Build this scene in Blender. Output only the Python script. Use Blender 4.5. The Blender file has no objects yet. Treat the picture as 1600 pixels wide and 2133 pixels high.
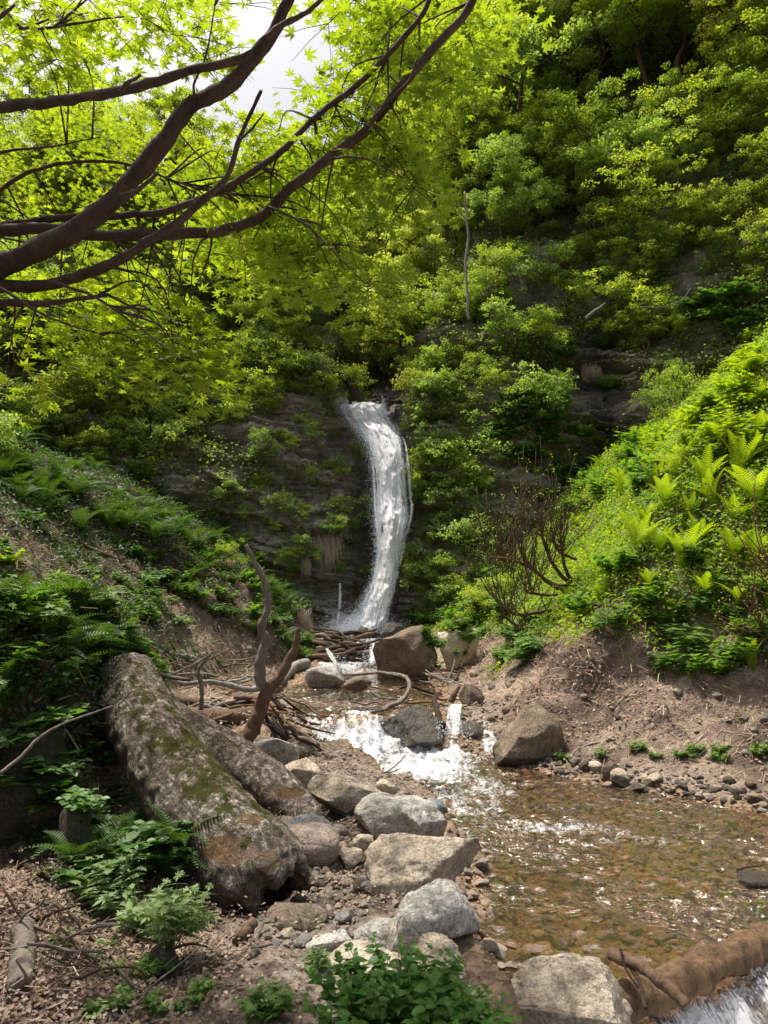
import bpy, math, random
import numpy as np
from mathutils import Vector, Matrix
from mathutils.bvhtree import BVHTree

rng = np.random.default_rng(7)
random.seed(7)
sc = bpy.context.scene
col = sc.collection
PI = math.pi

# ---------------------------------------------------------------- camera
PHW, PHH, FPX = 1600.0, 2133.0, 1500.0
CAMZ, PITCH = 1.6, math.radians(6.24)
cam_d = bpy.data.cameras.new('camera')
cam = bpy.data.objects.new('camera', cam_d)
col.objects.link(cam)
cam.location = (0, 0, CAMZ)
cam.rotation_euler = (PI / 2 + PITCH, 0, 0)
cam_d.sensor_fit = 'VERTICAL'
cam_d.sensor_height = 36.0
cam_d.lens = 36.0 * FPX / PHH
cam_d.clip_start = 0.05
cam_d.clip_end = 2000
sc.camera = cam
CT, ST = math.cos(PITCH), math.sin(PITCH)

def at(px, py, D):
    """world point seen at photo position px,py at forward distance D"""
    u = (px - PHW / 2) / FPX
    v = (PHH / 2 - py) / FPX
    dy = CT - v * ST
    dz = ST + v * CT
    return np.array([u * D / dy, D, CAMZ + dz * D / dy])

def topx(p):
    x, y, z = p[0], p[1], p[2] - CAMZ
    f = y * CT + z * ST
    v = -y * ST + z * CT
    return PHW / 2 + FPX * x / f, PHH / 2 - FPX * v / f

# ---------------------------------------------------------------- noise
def _h(ix, iy, iz, s):
    n = (ix * 374761393 + iy * 668265263 + iz * 2147483647 + s * 1274126177) & 0xFFFFFFFF
    n = ((n ^ (n >> 13)) * 1274126177) & 0xFFFFFFFF
    n = ((n ^ (n >> 16)) * 2246822519) & 0xFFFFFFFF
    n = n ^ (n >> 15)
    return (n & 0xFFFFFF) / float(0xFFFFFF)

def vnoise(P, s=0):
    P = np.asarray(P, float)
    i = np.floor(P).astype(np.int64)
    f = P - i
    f = f * f * (3 - 2 * f)
    r = 0
    for a in (0, 1):
        wa = f[:, 0] if a else 1 - f[:, 0]
        for b in (0, 1):
            wb = f[:, 1] if b else 1 - f[:, 1]
            for c in (0, 1):
                wc = f[:, 2] if c else 1 - f[:, 2]
                r = r + wa * wb * wc * _h(i[:, 0] + a, i[:, 1] + b, i[:, 2] + c, s)
    return r * 2 - 1

def fbm(P, sc_=1.0, octv=4, s=0, gain=.5):
    P = np.asarray(P, float) * sc_
    a, r = 1.0, 0
    for o in range(octv):
        r = r + a * vnoise(P + 17.3 * o, s + o)
        P = P * 2.03
        a *= gain
    return r

def sstep(a, b, x):
    t = np.clip((x - a) / (b - a), 0, 1)
    return t * t * (3 - 2 * t)

# ---------------------------------------------------------------- mesh helpers
def mk(name, V, F, mat=None, parent=None, smooth=True, attrs=None, uv=None, midx=None):
    """F: list of index arrays (each M x k)"""
    V = np.asarray(V, np.float32)
    if isinstance(F, np.ndarray):
        F = [F]
    F = [np.asarray(f, np.int32) for f in F if len(f)]
    me = bpy.data.meshes.new(name)
    me.vertices.add(len(V))
    me.vertices.foreach_set('co', V.ravel())
    nl = sum(f.size for f in F)
    npol = sum(len(f) for f in F)
    me.loops.add(nl)
    me.loops.foreach_set('vertex_index', np.concatenate([f.ravel() for f in F]))
    me.polygons.add(npol)
    tot = np.concatenate([np.full(len(f), f.shape[1], np.int32) for f in F])
    st = np.concatenate([[0], np.cumsum(tot)[:-1]]).astype(np.int32)
    me.polygons.foreach_set('loop_start', st)
    me.polygons.foreach_set('loop_total', tot)
    me.polygons.foreach_set('use_smooth', np.full(npol, smooth))
    if midx is not None:
        me.polygons.foreach_set('material_index', np.asarray(midx, np.int32))
    me.update(calc_edges=True)
    if attrs:
        for k, a in attrs.items():
            at_ = me.attributes.new(k, 'FLOAT', 'POINT')
            at_.data.foreach_set('value', np.asarray(a, np.float32).ravel())
    if uv is not None:
        at_ = me.attributes.new('flow', 'FLOAT_VECTOR', 'POINT')
        at_.data.foreach_set('vector', np.asarray(uv, np.float32).ravel())
    for m in (mat if isinstance(mat, (list, tuple)) else [mat]):
        if m is not None:
            me.materials.append(m)
    o = bpy.data.objects.new(name, me)
    col.objects.link(o)
    if parent is not None:
        o.parent = parent
    return o

def grid_faces(nr, nc, wrap=False):
    i = np.arange(nr - 1)[:, None]
    j = np.arange(nc if wrap else nc - 1)[None, :]
    j2 = (j + 1) % nc
    return np.stack([i * nc + j, i * nc + j2, (i + 1) * nc + j2, (i + 1) * nc + j], -1).reshape(-1, 4)

def resample(pts, n):
    pts = np.asarray(pts, float)
    m = len(pts)
    d = np.r_[0, np.cumsum(np.linalg.norm(np.diff(pts[:, :3], axis=0), axis=1) + 1e-9)]
    # catmull-rom via densification
    P = np.vstack([2 * pts[0] - pts[1], pts, 2 * pts[-1] - pts[-2]])
    t = np.linspace(0, d[-1], n)
    k = np.clip(np.searchsorted(d, t, side='right') - 1, 0, m - 2)
    u = ((t - d[k]) / (d[k + 1] - d[k]))[:, None]
    p0, p1, p2, p3 = P[k], P[k + 1], P[k + 2], P[k + 3]
    return .5 * (2 * p1 + (p2 - p0) * u + (2 * p0 - 5 * p1 + 4 * p2 - p3) * u * u + (3 * p1 - p0 - 3 * p2 + p3) * u ** 3)

def tube(pts, rad, seg=6, n=None, wob=0, seed=0, caps=True):
    """pts k x 3 ; rad k. returns V, F list, ring/angle coords"""
    pts = np.asarray(pts, float)
    rad = np.broadcast_to(np.asarray(rad, float), (len(pts),))
    if n:
        q = resample(np.c_[pts, rad], n)
        pts, rad = q[:, :3], np.maximum(q[:, 3], 1e-4)
    m = len(pts)
    T = np.gradient(pts, axis=0)
    T /= np.linalg.norm(T, axis=1)[:, None] + 1e-12
    ref = np.array([0, 0, 1.0]) if abs(T[0, 2]) < .9 else np.array([1.0, 0, 0])
    a = np.cross(T[0], ref); a /= np.linalg.norm(a)
    A = np.zeros((m, 3))
    for i in range(m):
        a = a - T[i] * a.dot(T[i]); a /= np.linalg.norm(a) + 1e-12
        A[i] = a
    B = np.cross(T, A)
    th = np.linspace(0, 2 * PI, seg, endpoint=False)
    dirs = A[:, None] * np.cos(th)[None, :, None] + B[:, None] * np.sin(th)[None, :, None]
    r = np.repeat(rad[:, None], seg, 1)
    if wob:
        base = pts[:, None] + dirs * rad[:, None, None]
        r = r * (1 + wob * fbm(base.reshape(-1, 3), 1.2 / max(rad.max(), .01), 3, seed).reshape(m, seg))
    V = (pts[:, None] + dirs * r[:, :, None]).reshape(-1, 3)
    F = [grid_faces(m, seg, True)]
    if caps:
        V = np.vstack([V, pts[0] , pts[-1]])
        j = np.arange(seg)
        F.append(np.c_[np.full(seg, len(V) - 2), (j + 1) % seg, j])
        F.append(np.c_[np.full(seg, len(V) - 1), (m - 1) * seg + j, (m - 1) * seg + (j + 1) % seg])
    return V, F

class MB:
    """collects pieces into one mesh"""
    def __init__(s):
        s.V, s.F, s.A, s.n = [], {}, [], 0
    def add(s, V, F, tint=0.5):
        if isinstance(F, np.ndarray):
            F = [F]
        s.V.append(V)
        for f in F:
            s.F.setdefault(f.shape[1], []).append(f + s.n)
        s.A.append(np.broadcast_to(np.asarray(tint, float), (len(V),)))
        s.n += len(V)
        return s
    def build(s, name, mat, parent=None, smooth=True):
        return mk(name, np.vstack(s.V), [np.vstack(f) for f in s.F.values()], mat, parent, smooth,
                  {'tint': np.concatenate(s.A)})

def scatter(TV, TF, pos, M, tint=None, Ttint=None):
    """merge copies of a template (TV verts, TF k-gon array); M: n x 3 x 3"""
    n, k = len(pos), len(TV)
    V = np.einsum('nij,kj->nki', M, TV) + pos[:, None]
    F = (TF[None] + (np.arange(n) * k)[:, None, None]).reshape(-1, TF.shape[1])
    t = np.repeat((np.full(n, .5) if tint is None else tint)[:, None], k, 1)
    if Ttint is not None:
        t = t + Ttint[None]
    return V.reshape(-1, 3), F, t.ravel()

def frames(nrm, spin, scale):
    """rotation matrices taking +z to nrm with spin, scaled"""
    nrm = nrm / (np.linalg.norm(nrm, axis=1)[:, None] + 1e-9)
    ref = np.where(np.abs(nrm[:, 2:3]) < .95, np.array([[0, 0, 1.0]]), np.array([[1.0, 0, 0]]))
    a = np.cross(ref, nrm); a /= np.linalg.norm(a, axis=1)[:, None] + 1e-9
    b = np.cross(nrm, a)
    c, s_ = np.cos(spin)[:, None], np.sin(spin)[:, None]
    x = a * c + b * s_
    y = -a * s_ + b * c
    M = np.stack([x, y, nrm], -1)
    return M * np.asarray(scale).reshape(-1, 1, 1)

def tag(o, label=None, cat=None, group=None, kind=None):
    if label: o['label'] = label
    if cat: o['category'] = cat
    if group: o['group'] = group
    if kind: o['kind'] = kind
    return o

def empty(name, loc=(0, 0, 0)):
    o = bpy.data.objects.new(name, None)
    col.objects.link(o)
    o.location = tuple(float(c) for c in loc)
    o.empty_display_size = .1
    return o

def copy_tree(o, parent=None):
    c = o.copy()
    col.objects.link(c)
    if parent is not None:
        c.parent = parent
    for ch in o.children:
        copy_tree(ch, c)
    return c

# ---------------------------------------------------------------- materials
class NT:
    def __init__(s, name):
        s.m = bpy.data.materials.new(name)
        s.m.use_nodes = True
        s.t = s.m.node_tree
        s.t.nodes.clear()
        s.out = s.t.nodes.new('ShaderNodeOutputMaterial')
    def n(s, typ, **kw):
        nd = s.t.nodes.new('ShaderNode' + typ)
        for k, v in kw.items():
            if hasattr(nd, k) and not k[0].isupper():
                setattr(nd, k, v)
        return nd
    def link(s, a, b):
        s.t.links.new(a, b)
    def setin(s, nd, key, v):
        if isinstance(v, bpy.types.NodeSocket):
            s.link(v, nd.inputs[key])
        elif v is not None:
            if nd.inputs[key].type == 'RGBA' and len(v) == 3:
                v = (*v, 1)
            nd.inputs[key].default_value = v
    def coord(s, scale=(1, 1, 1), kind='Object', rot=(0, 0, 0)):
        tc = s.n('TexCoord'); mp = s.n('Mapping')
        s.link(tc.outputs[kind], mp.inputs[0])
        mp.inputs['Scale'].default_value = scale
        mp.inputs['Rotation'].default_value = rot
        return mp.outputs[0]
    def world(s, scale=(1, 1, 1), rot=(0, 0, 0)):
        g = s.n('NewGeometry'); mp = s.n('Mapping')
        s.link(g.outputs['Position'], mp.inputs[0])
        mp.inputs['Scale'].default_value = scale
        mp.inputs['Rotation'].default_value = rot
        return mp.outputs[0]
    def noise(s, vec, scale, detail=4, rough=.6, dist=0):
        nd = s.n('TexNoise')
        s.link(vec, nd.inputs['Vector'])
        nd.inputs['Scale'].default_value = scale
        nd.inputs['Detail'].default_value = detail
        nd.inputs['Roughness'].default_value = rough
        nd.inputs['Distortion'].default_value = dist
        return nd.outputs['Fac']
    def voro(s, vec, scale, feature='F1', out='Distance'):
        nd = s.n('TexVoronoi'); nd.feature = feature
        s.link(vec, nd.inputs['Vector'])
        nd.inputs['Scale'].default_value = scale
        return nd.outputs[out]
    def attr(s, name, typ='GEOMETRY'):
        nd = s.n('Attribute'); nd.attribute_name = name; nd.attribute_type = typ
        return nd
    def ramp(s, fac, stops, interp='LINEAR'):
        nd = s.n('ValToRGB'); cr = nd.color_ramp; cr.interpolation = interp
        while len(cr.elements) < len(stops): cr.elements.new(.5)
        for e, (p, c) in zip(cr.elements, stops):
            e.position = p
            e.color = (*c, 1) if not isinstance(c, (int, float)) else (c, c, c, 1)
        s.link(fac, nd.inputs[0])
        return nd.outputs[0]
    def mix(s, f, a, b, blend='MIX'):
        nd = s.n('Mix'); nd.data_type = 'RGBA'; nd.blend_type = blend; nd.clamp_factor = True
        s.setin(nd, 0, f)
        for k, v in ((6, a), (7, b)):
            if isinstance(v, bpy.types.NodeSocket): s.link(v, nd.inputs[k])
            else: nd.inputs[k].default_value = (*v, 1) if not isinstance(v, (int, float)) else (v, v, v, 1)
        return nd.outputs[2]
    def math(s, op, a, b=None, c=None, clamp=False):
        nd = s.n('Math'); nd.operation = op; nd.use_clamp = clamp
        for k, v in enumerate((a, b, c)):
            if v is None: continue
            if isinstance(v, bpy.types.NodeSocket): s.link(v, nd.inputs[k])
            else: nd.inputs[k].default_value = v
        return nd.outputs[0]
    def bump(s, h, strength=.5, dist=.02, normal=None):
        nd = s.n('Bump')
        s.setin(nd, 'Strength', strength); nd.inputs['Distance'].default_value = dist
        s.link(h, nd.inputs['Height'])
        if normal is not None: s.link(normal, nd.inputs['Normal'])
        return nd.outputs[0]
    def bsdf(s, color, rough=.8, spec=.3, normal=None, **kw):
        nd = s.n('BsdfPrincipled')
        s.setin(nd, 'Base Color', color); s.setin(nd, 'Roughness', rough)
        s.setin(nd, 'Specular IOR Level', spec)
        if normal is not None: s.link(normal, nd.inputs['Normal'])
        return nd.outputs[0]
    def fin(s, sh):
        s.link(sh, s.out.inputs[0])
        return s.m
    def mixsh(s, f, a, b):
        nd = s.n('MixShader'); s.setin(nd, 0, f); s.link(a, nd.inputs[1]); s.link(b, nd.inputs[2])
        return nd.outputs[0]
    def upness(s):
        g = s.n('NewGeometry'); sp = s.n('SeparateXYZ')
        s.link(g.outputs['Normal'], sp.inputs[0])
        return sp.outputs[2]

def leafmat(name, dark, light, trans=.45, tcol=None, rough=.5, spec=.35, clump=1.2):
    t = NT(name)
    a = t.attr('tint').outputs['Fac']
    oi = t.n('ObjectInfo').outputs['Random']
    nz = t.noise(t.world(), clump, 2)
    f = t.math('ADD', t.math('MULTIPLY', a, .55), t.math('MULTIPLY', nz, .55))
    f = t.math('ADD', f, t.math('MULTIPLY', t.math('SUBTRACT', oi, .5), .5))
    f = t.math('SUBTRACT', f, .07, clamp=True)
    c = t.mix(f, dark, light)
    p = t.bsdf(c, rough, spec)
    tr = t.n('BsdfTranslucent')
    tc = tcol or (1.5, 1.6, .42)
    t.link(t.mix(1.0, c, tc, 'MULTIPLY'), tr.inputs[0])
    return t.fin(t.mixsh(trans, p, tr.outputs[0]))

def barkmat(name, c1, c2, scale=6, bump=.6, stretch=(1, 1, .25), moss=0):
    t = NT(name)
    v = t.coord(stretch)
    n1 = t.noise(v, scale, 6, .7)
    n2 = t.noise(t.coord(), scale * 5, 4, .7)
    c = t.mix(t.ramp(n1, [(.3, 0.), (.7, 1.)]), c1, c2)
    c = t.mix(t.math('MULTIPLY', n2, .5), c, tuple(x * .45 for x in c1))
    if moss:
        mm = t.math('MULTIPLY', t.ramp(t.noise(t.coord(), 3, 4, .7), [(.45, 0.), (.6, 1.)]), t.ramp(t.upness(), [(.3, 0.), (.8, moss)]))
        c = t.mix(mm, c, (.10, .12, .02))
    h = t.math('ADD', n1, t.math('MULTIPLY', n2, .4))
    return t.fin(t.bsdf(c, .85, .2, t.bump(h, bump, .02)))

def rockmat(name, c1, c2, c3, moss=0, wet=0, scale=1.0, strata=False):
    t = NT(name)
    v = t.coord()
    oi = t.n('ObjectInfo').outputs['Random']
    n0 = t.noise(v, 1.6 * scale, 4, .6, .4)
    n1 = t.noise(v, 9 * scale, 6, .75)
    n2 = t.noise(v, 60 * scale, 4, .8)
    vo = t.voro(v, 5 * scale, 'DISTANCE_TO_EDGE')
    c = t.mix(t.ramp(n0, [(.35, 0.), (.65, 1.)]), c1, c2)
    c = t.mix(t.ramp(n1, [(.45, 0.), (.62, 1.)]), c, c3)
    c = t.mix(t.ramp(n2, [(.36, .8), (.47, 0.)]), c, tuple(x * .3 for x in c1))
    c = t.mix(t.ramp(n2, [(.56, 0.), (.66, .65)]), c, tuple(min(1, x * 1.5) for x in c2))
    vary = t.math('ADD', t.math('MULTIPLY', oi, .35), .9)
    hs = t.n('HueSaturation'); t.link(c, hs.inputs['Color']); t.link(vary, hs.inputs['Value'])
    c = hs.outputs[0]
    if moss:
        mm = t.math('MULTIPLY', t.ramp(t.noise(v, 2.5, 5, .75), [(.42, 0.), (.56, 1.)]), t.ramp(t.upness(), [(.0, .25 * moss), (.7, moss)]))
        c = t.mix(mm, c, (.05, .065, .015))
    gp = t.n('NewGeometry'); sp_ = t.n('SeparateXYZ'); t.link(gp.outputs['Position'], sp_.inputs[0])
    lowz = t.math('ADD', sp_.outputs[2], t.math('MULTIPLY', t.math('SUBTRACT', n1, .5), .08))
    wetl = t.math('MULTIPLY', t.math('LESS_THAN', lowz, -.24), t.math('LESS_THAN', sp_.outputs[1], 8.8))
    c = t.mix(t.math('MULTIPLY', wetl, .68), c, (.045, .036, .025))
    h = t.math('ADD', t.math('MULTIPLY', n1, 1.0), t.math('MULTIPLY', n2, .35))
    h = t.math('ADD', h, t.math('MULTIPLY', t.ramp(vo, [(0, 0.), (.06, 1.)]), .12))
    h = t.math('ADD', h, t.math('MULTIPLY', n0, 1.5))
    cr = t.voro(t.coord((1, 1, 1.6)), 2.3 * scale, 'DISTANCE_TO_EDGE')
    h = t.math('ADD', h, t.math('MULTIPLY', t.ramp(t.math('ADD', cr, t.math('MULTIPLY', t.math('SUBTRACT', n1, .5), .12)), [(0, 0.), (.03, 1.)]), .15))
    nb = t.bump(h, 1.0, .045)
    rough = .85 - .6 * wet
    return t.fin(t.bsdf(c, rough, .3 + .3 * wet, nb))
# ================================================================ TERRAIN
YW = [-8, 3, 8.85, 9.5, 13.6, 15, 16.5, 18, 30]
WW = [-.35, -.35, -.35, 0, .03, .2, .5, .6, .6]
XLY = [-8, 3, 3.7, 4.4, 5.3, 6.2, 7.0, 7.5, 8.6, 9, 9.6, 10.5, 12, 14, 16, 18.5, 22]
XLX = [.45, .45, .42, .5, .5, .42, .05, -.35, -.8, -.9, -1.2, -1.8, -1.7, -1.45, -1.3, -1.6, -1.7]
RP = np.array([[12, -3], [7, 3.6], [5, 5.3], [3.5, 6.6], [2.5, 7.5], [1.5, 8.3], [1.1, 9], [.98, 10], [.9, 11], [.95, 13.5], [.6, 16], [.6, 18.5], [.6, 24]], float)
XSY = [-8, 3, 6, 8, 9.5, 11, 12.5, 14, 16, 20]
XSX = [-4, -3.5, -3.6, -3.1, -2.9, -3.0, -2.5, -1.8, -1.6, -1.7]

def right_d(x, y):
    P = np.stack([x, y], -1)
    best = np.full(x.shape, 1e9)
    for a, b in zip(RP[:-1], RP[1:]):
        ab = b - a
        t = np.clip(((P - a) @ ab) / (ab @ ab), 0, 1)
        d = np.linalg.norm(P - (a + t[..., None] * ab), axis=-1)
        best = np.minimum(best, d)
    xr = np.interp(y, RP[:, 1], RP[:, 0])
    return np.where(x > xr, best, -best)

WEIR = np.array([[.85, 3.25], [1.05, 3.5], [1.33, 3.72], [1.9, 4.06], [2.3, 4.3], [3.2, 5.0], [5, 6.2]])
def weir_d(x, y):
    """>0 upstream of the weir log"""
    yw = np.interp(x, WEIR[:, 0], WEIR[:, 1])
    return np.where(x > .75, (y - yw) * .78, 1.0)

def water_level(x, y):
    w = np.interp(y, YW, WW)
    # cascade lip runs slightly diagonally
    wd = weir_d(x, y)
    low = -.56 + .04 * np.clip(wd + .5, -1, 0)
    return np.where(wd > 0, w, np.minimum(w, low + (w - low) * np.clip(1 + wd / .22, 0, 1) ** 1.5))

def ground(x, y, detail=True):
    shp = x.shape
    x = x.ravel().astype(float); y = y.ravel().astype(float)
    P3 = np.stack([x, y, 0 * x], -1)
    w = water_level(x, y)
    wb = np.interp(y, YW, WW)
    wobL = .12 * fbm(P3, 1.1, 3, 3)
    xl = np.interp(y, XLY, XLX) + wobL
    dl = x - xl
    dr = right_d(x, y) + .10 * fbm(P3, 1.3, 3, 5)
    chan = np.minimum(dl, -dr)
    depth = np.where(y < 9, .26, .15)
    depth = np.where(weir_d(x, y) < 0, .3, depth)
    bed = w - depth * sstep(-.05, .55, chan) + .05 + .035 * fbm(P3, 5, 3, 9)
    # right bank
    prof = np.interp(dr, [0, .35, .75, 1.1, 2, 3, 4.5, 7.6, 12, 20], [0, .06, .22, .5, 1.35, 2.55, 4.6, 7.6, 11, 14])
    stepy = np.interp(y, [12, 15, 18], [1, .85, .8])
    zr = wb + .03 + prof * stepy + .11 * fbm(P3, .7, 4, 11) * sstep(.4, 2, dr)
    # left side
    shelf = np.interp(y, [0, 2.7, 3.5, 4.5, 7, 9, 10, 13, 16, 19], [0, 0, -.06, -.18, -.24, -.18, .12, .2, .5, .7])
    zl = wb + (shelf - wb) * (.45 * sstep(-.02, .3, -dl) + .55 * sstep(.1, np.where(y < 6.5, 1.3, .8), -dl))
    ds = np.interp(y, XSY, XSX) - x + .25 * fbm(P3, .6, 3, 21)
    pl = np.interp(ds, [0, .25, 1, 2.5, 5, 7.5, 12, 20], [0, .35, 1.15, 2.3, 3.7, 4.9, 7.4, 10])
    zl = zl + pl * np.interp(y, [4, 8], [.75, 1]) + .09 * fbm(P3, .8, 4, 31) * sstep(.1, 1.5, ds)
    # mossy bank at near left
    mx, my = (x + 2.95 + .25 * fbm(P3, 1.2, 2, 41)) / 1.5, (y - 5.1) / 1.35
    r = np.sqrt(mx ** 2 + my ** 2)
    zl = np.maximum(zl, 1.42 * (1 - sstep(.62, 1.02, r)) + .12 * fbm(P3, 1.7, 3, 43))
    zl = zl + .12 * sstep(-.6, -1.5, x) * (y < 6) + np.where(y < 9, .02, .04) * fbm(P3, 2.5, 4, 51)
    z = np.where(dr > 0, zr, np.where(dl < 0, zl, bed))
    if detail:
        rough_bank = (sstep(.3, 1.2, dr) + sstep(.1, .8, ds)).clip(0, 1)
        z = z + rough_bank * (.05 * fbm(P3, 3.5, 4, 63) - .10 * sstep(.25, .8, fbm(P3, 1.1, 2, 64))) + .012 * fbm(P3, 11, 3, 61) + .006 * fbm(P3, 30, 2, 62)
    return z.reshape(shp), dl.reshape(shp), dr.reshape(shp), ds.reshape(shp), r.reshape(shp)

gx = np.concatenate([np.arange(-16, -4.5, .14), np.arange(-4.5, 5.2, .036), np.arange(5.2, 16, .14)])
gy = np.concatenate([np.arange(-8, 2.2, .25), np.arange(2.2, 9.6, .034), np.arange(9.6, 22, .07)])
X, Y = np.meshgrid(gx, gy)
Z, DL, DR, DS, MR = ground(X, Y)
GV = np.stack([X, Y, Z], -1).reshape(-1, 3)
# push slopes sideways so banks are broken, not smooth
nz = fbm(GV, 1.6, 4, 71)
slopem = (sstep(.3, 1.0, DR) + sstep(.1, .8, DS) + (MR < 1.05)).ravel().clip(0, 1)
GV[:, 0] += .12 * nz * slopem
GV[:, 1] += .10 * fbm(GV, 1.9, 3, 73) * slopem
GF = grid_faces(len(gy), len(gx))
inch = ((DL > 0) & (DR < 0)).ravel()
wet = np.where(inch, 1.0, np.clip(1 - np.minimum(np.abs(DL), np.abs(DR)).ravel() / .18, 0, 1))
P0 = GV * [1, 1, 0]
_fy = sstep(9, 12, Y.ravel())
green = (sstep(1.5, 3.0, DR.ravel() + .8 * _fy + .9 * fbm(P0, .9, 3, 81)) * .75 +
         sstep(1.5, 4.5, DS.ravel() + 2.4 * _fy + 1.2 * fbm(P0, .7, 3, 82)) * .7 * (Y.ravel() > 7) + ((MR.ravel() < 1.0) & (GV[:, 2] > .5)) * .5).clip(0, 1)
litter = (sstep(.1, .6, DR) + sstep(.0, .5, DS) + sstep(-.5, -1.1, X)).ravel().clip(0, 1)
steep = sstep(0, 1, np.abs(np.gradient(Z, axis=1) / np.gradient(gx)[None]).ravel() - .9)

def ground_mat():
    t = NT('earth')
    w3 = t.world()
    n1 = t.noise(w3, 2.2, 6, .7); n2 = t.noise(w3, 22, 5, .8); n3 = t.noise(w3, 90, 3, .8)
    vo = t.voro(w3, 38, 'F1', 'Color'); vo2 = t.voro(w3, 30, 'F1', 'Distance'); vo3 = t.voro(w3, 12, 'F1', 'Distance')
    path = t.mix(n1, (.58, .455, .36), (.72, .61, .51))
    path = t.mix(t.ramp(n2, [(.38, 0.), (.62, 1.)]), path, (.17, .115, .085))
    path = t.mix(t.ramp(n3, [(.58, 0.), (.68, .8)]), path, (.5, .43, .36))
    vs = t.n('SeparateColor'); t.link(vo, vs.inputs[0])
    path = t.mix(t.ramp(vs.outputs[0], [(.6, 0.), (.75, .6)]), path, (.42, .38, .33))
    lit = t.mix(t.ramp(n2, [(.3, 0.), (.7, 1.)]), (.22, .16, .115), (.58, .455, .35))
    lit = t.mix(t.ramp(vs.outputs[1], [(.45, 0.), (.6, .7)]), lit, (.46, .36, .29))
    lit = t.mix(t.ramp(n1, [(.35, .7), (.55, 0.)]), lit, (.075, .05, .038))
    bed = t.mix(n2, (.40, .255, .15), (.60, .42, .28))
    bed = t.mix(t.ramp(vs.outputs[2], [(.3, .8), (.5, 0.)]), bed, (.11, .08, .05))
    bed = t.mix(t.ramp(vs.outputs[0], [(.75, 0.), (.85, .7)]), bed, (.42, .3, .18))
    bed = t.mix(t.ramp(n1, [(.4, .6), (.6, 0.)]), bed, (.10, .08, .05))
    grn = t.mix(n2, (.03, .05, .012), (.09, .11, .03))
    c = t.mix(t.attr('litter').outputs['Fac'], path, lit)
    g = t.math('MULTIPLY', t.attr('green').outputs['Fac'], t.ramp(n2, [(.3, .4), (.6, 1.)]))
    c = t.mix(g, c, grn)
    st = t.math('MULTIPLY', t.attr('steep').outputs['Fac'], .5)
    c = t.mix(st, c, (.085, .06, .045))
    n0 = t.noise(w3, .55, 4, .65)
    c = t.mix(t.ramp(n0, [(.42, .8), (.60, 0.)]), c, (.085, .06, .043))
    wt = t.attr('wet').outputs['Fac']
    c = t.mix(wt, c, bed)
    h = t.math('ADD', t.math('MULTIPLY', n2, 1.3), t.math('MULTIPLY', n3, .5))
    h = t.math('SUBTRACT', h, t.math('MULTIPLY', vo2, .9))
    h = t.math('SUBTRACT', h, t.math('MULTIPLY', vo3, .6))
    r = t.math('SUBTRACT', .92, t.math('MULTIPLY', wt, .3))
    return t.fin(t.bsdf(c, r, .2, t.bump(h, .9, .03)))
M_GROUND = ground_mat()
g_o = mk('ground', GV, GF, M_GROUND, attrs={'litter': litter, 'green': green, 'wet': wet, 'steep': steep})
tag(g_o, kind='structure')

# ---------------------------------------------------------------- cliffs and hillside
HC = {
 -900: [(1500, 13), (1310, 14), (850, 16), (650, 18), (500, 22), (330, 30)],
 -300: [(1500, 15.5), (1310, 16), (850, 18), (650, 19.5), (500, 23), (330, 30)],
 100:  [(1500, 16.8), (1310, 17), (850, 18.6), (650, 20), (500, 23), (330, 31)],
 400:  [(1500, 17.8), (1310, 18.2), (1000, 18.2), (850, 19.2), (650, 21), (500, 25), (330, 33)],
 560:  [(1500, 18.2), (1310, 18.4), (1050, 18.3), (850, 19.4), (700, 20.4), (620, 23), (500, 27), (330, 36)],
 680:  [(1500, 18.6), (1310, 18.8), (1050, 18.8), (850, 19.7), (740, 20.4), (680, 23.5), (500, 31), (330, 40)],
 735:  [(1500, 19.1), (1310, 19.2), (1050, 19.3), (900, 20), (850, 20.3), (800, 21.5), (650, 29), (500, 36), (300, 46)],
 762:  [(1500, 19.4), (1310, 19.4), (1050, 19.7), (900, 20.2), (852, 20.5), (830, 23), (650, 32), (500, 42), (250, 52)],
 812:  [(1500, 19.4), (1310, 19.4), (1050, 19.7), (900, 20.2), (856, 20.5), (835, 23), (650, 32), (500, 42), (200, 52), (-50, 58)],
 850:  [(1500, 19), (1310, 19), (1050, 19.3), (850, 19.9), (780, 20.6), (650, 25), (500, 36), (200, 46), (-300, 56)],
 890:  [(1500, 18.6), (1310, 18.6), (1050, 18.9), (850, 19.5), (650, 21), (500, 27), (350, 35), (100, 42), (-300, 50)],
 980:  [(1500, 18.0), (1310, 18.0), (1050, 18.6), (850, 19.3), (650, 20.5), (500, 23), (350, 28), (100, 34), (-300, 42)],
 1100: [(1500, 17.4), (1310, 17.4), (1050, 18.4), (850, 19.2), (650, 20.2), (500, 21.6), (350, 25), (100, 30), (-300, 38)],
 1270: [(1500, 18.5), (1310, 18.5), (1050, 19), (850, 19.6), (700, 20.2), (500, 21.4), (350, 23), (100, 27), (-300, 34)],
 1450: [(1500, 17), (1310, 17.2), (1050, 18), (850, 18.5), (650, 19.4), (500, 20.5), (350, 21.5), (100, 24), (-300, 30)],
 1650: [(1500, 16), (1310, 16), (1050, 16.8), (850, 17.4), (650, 18.2), (500, 19), (350, 20), (100, 22), (-300, 27)],
 2300: [(1500, 12), (1310, 12), (1050, 13), (850, 14), (650, 15), (500, 16), (350, 17), (100, 19), (-300, 23)],
}
ck = sorted(HC)
nr = 560
grid = []
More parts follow.
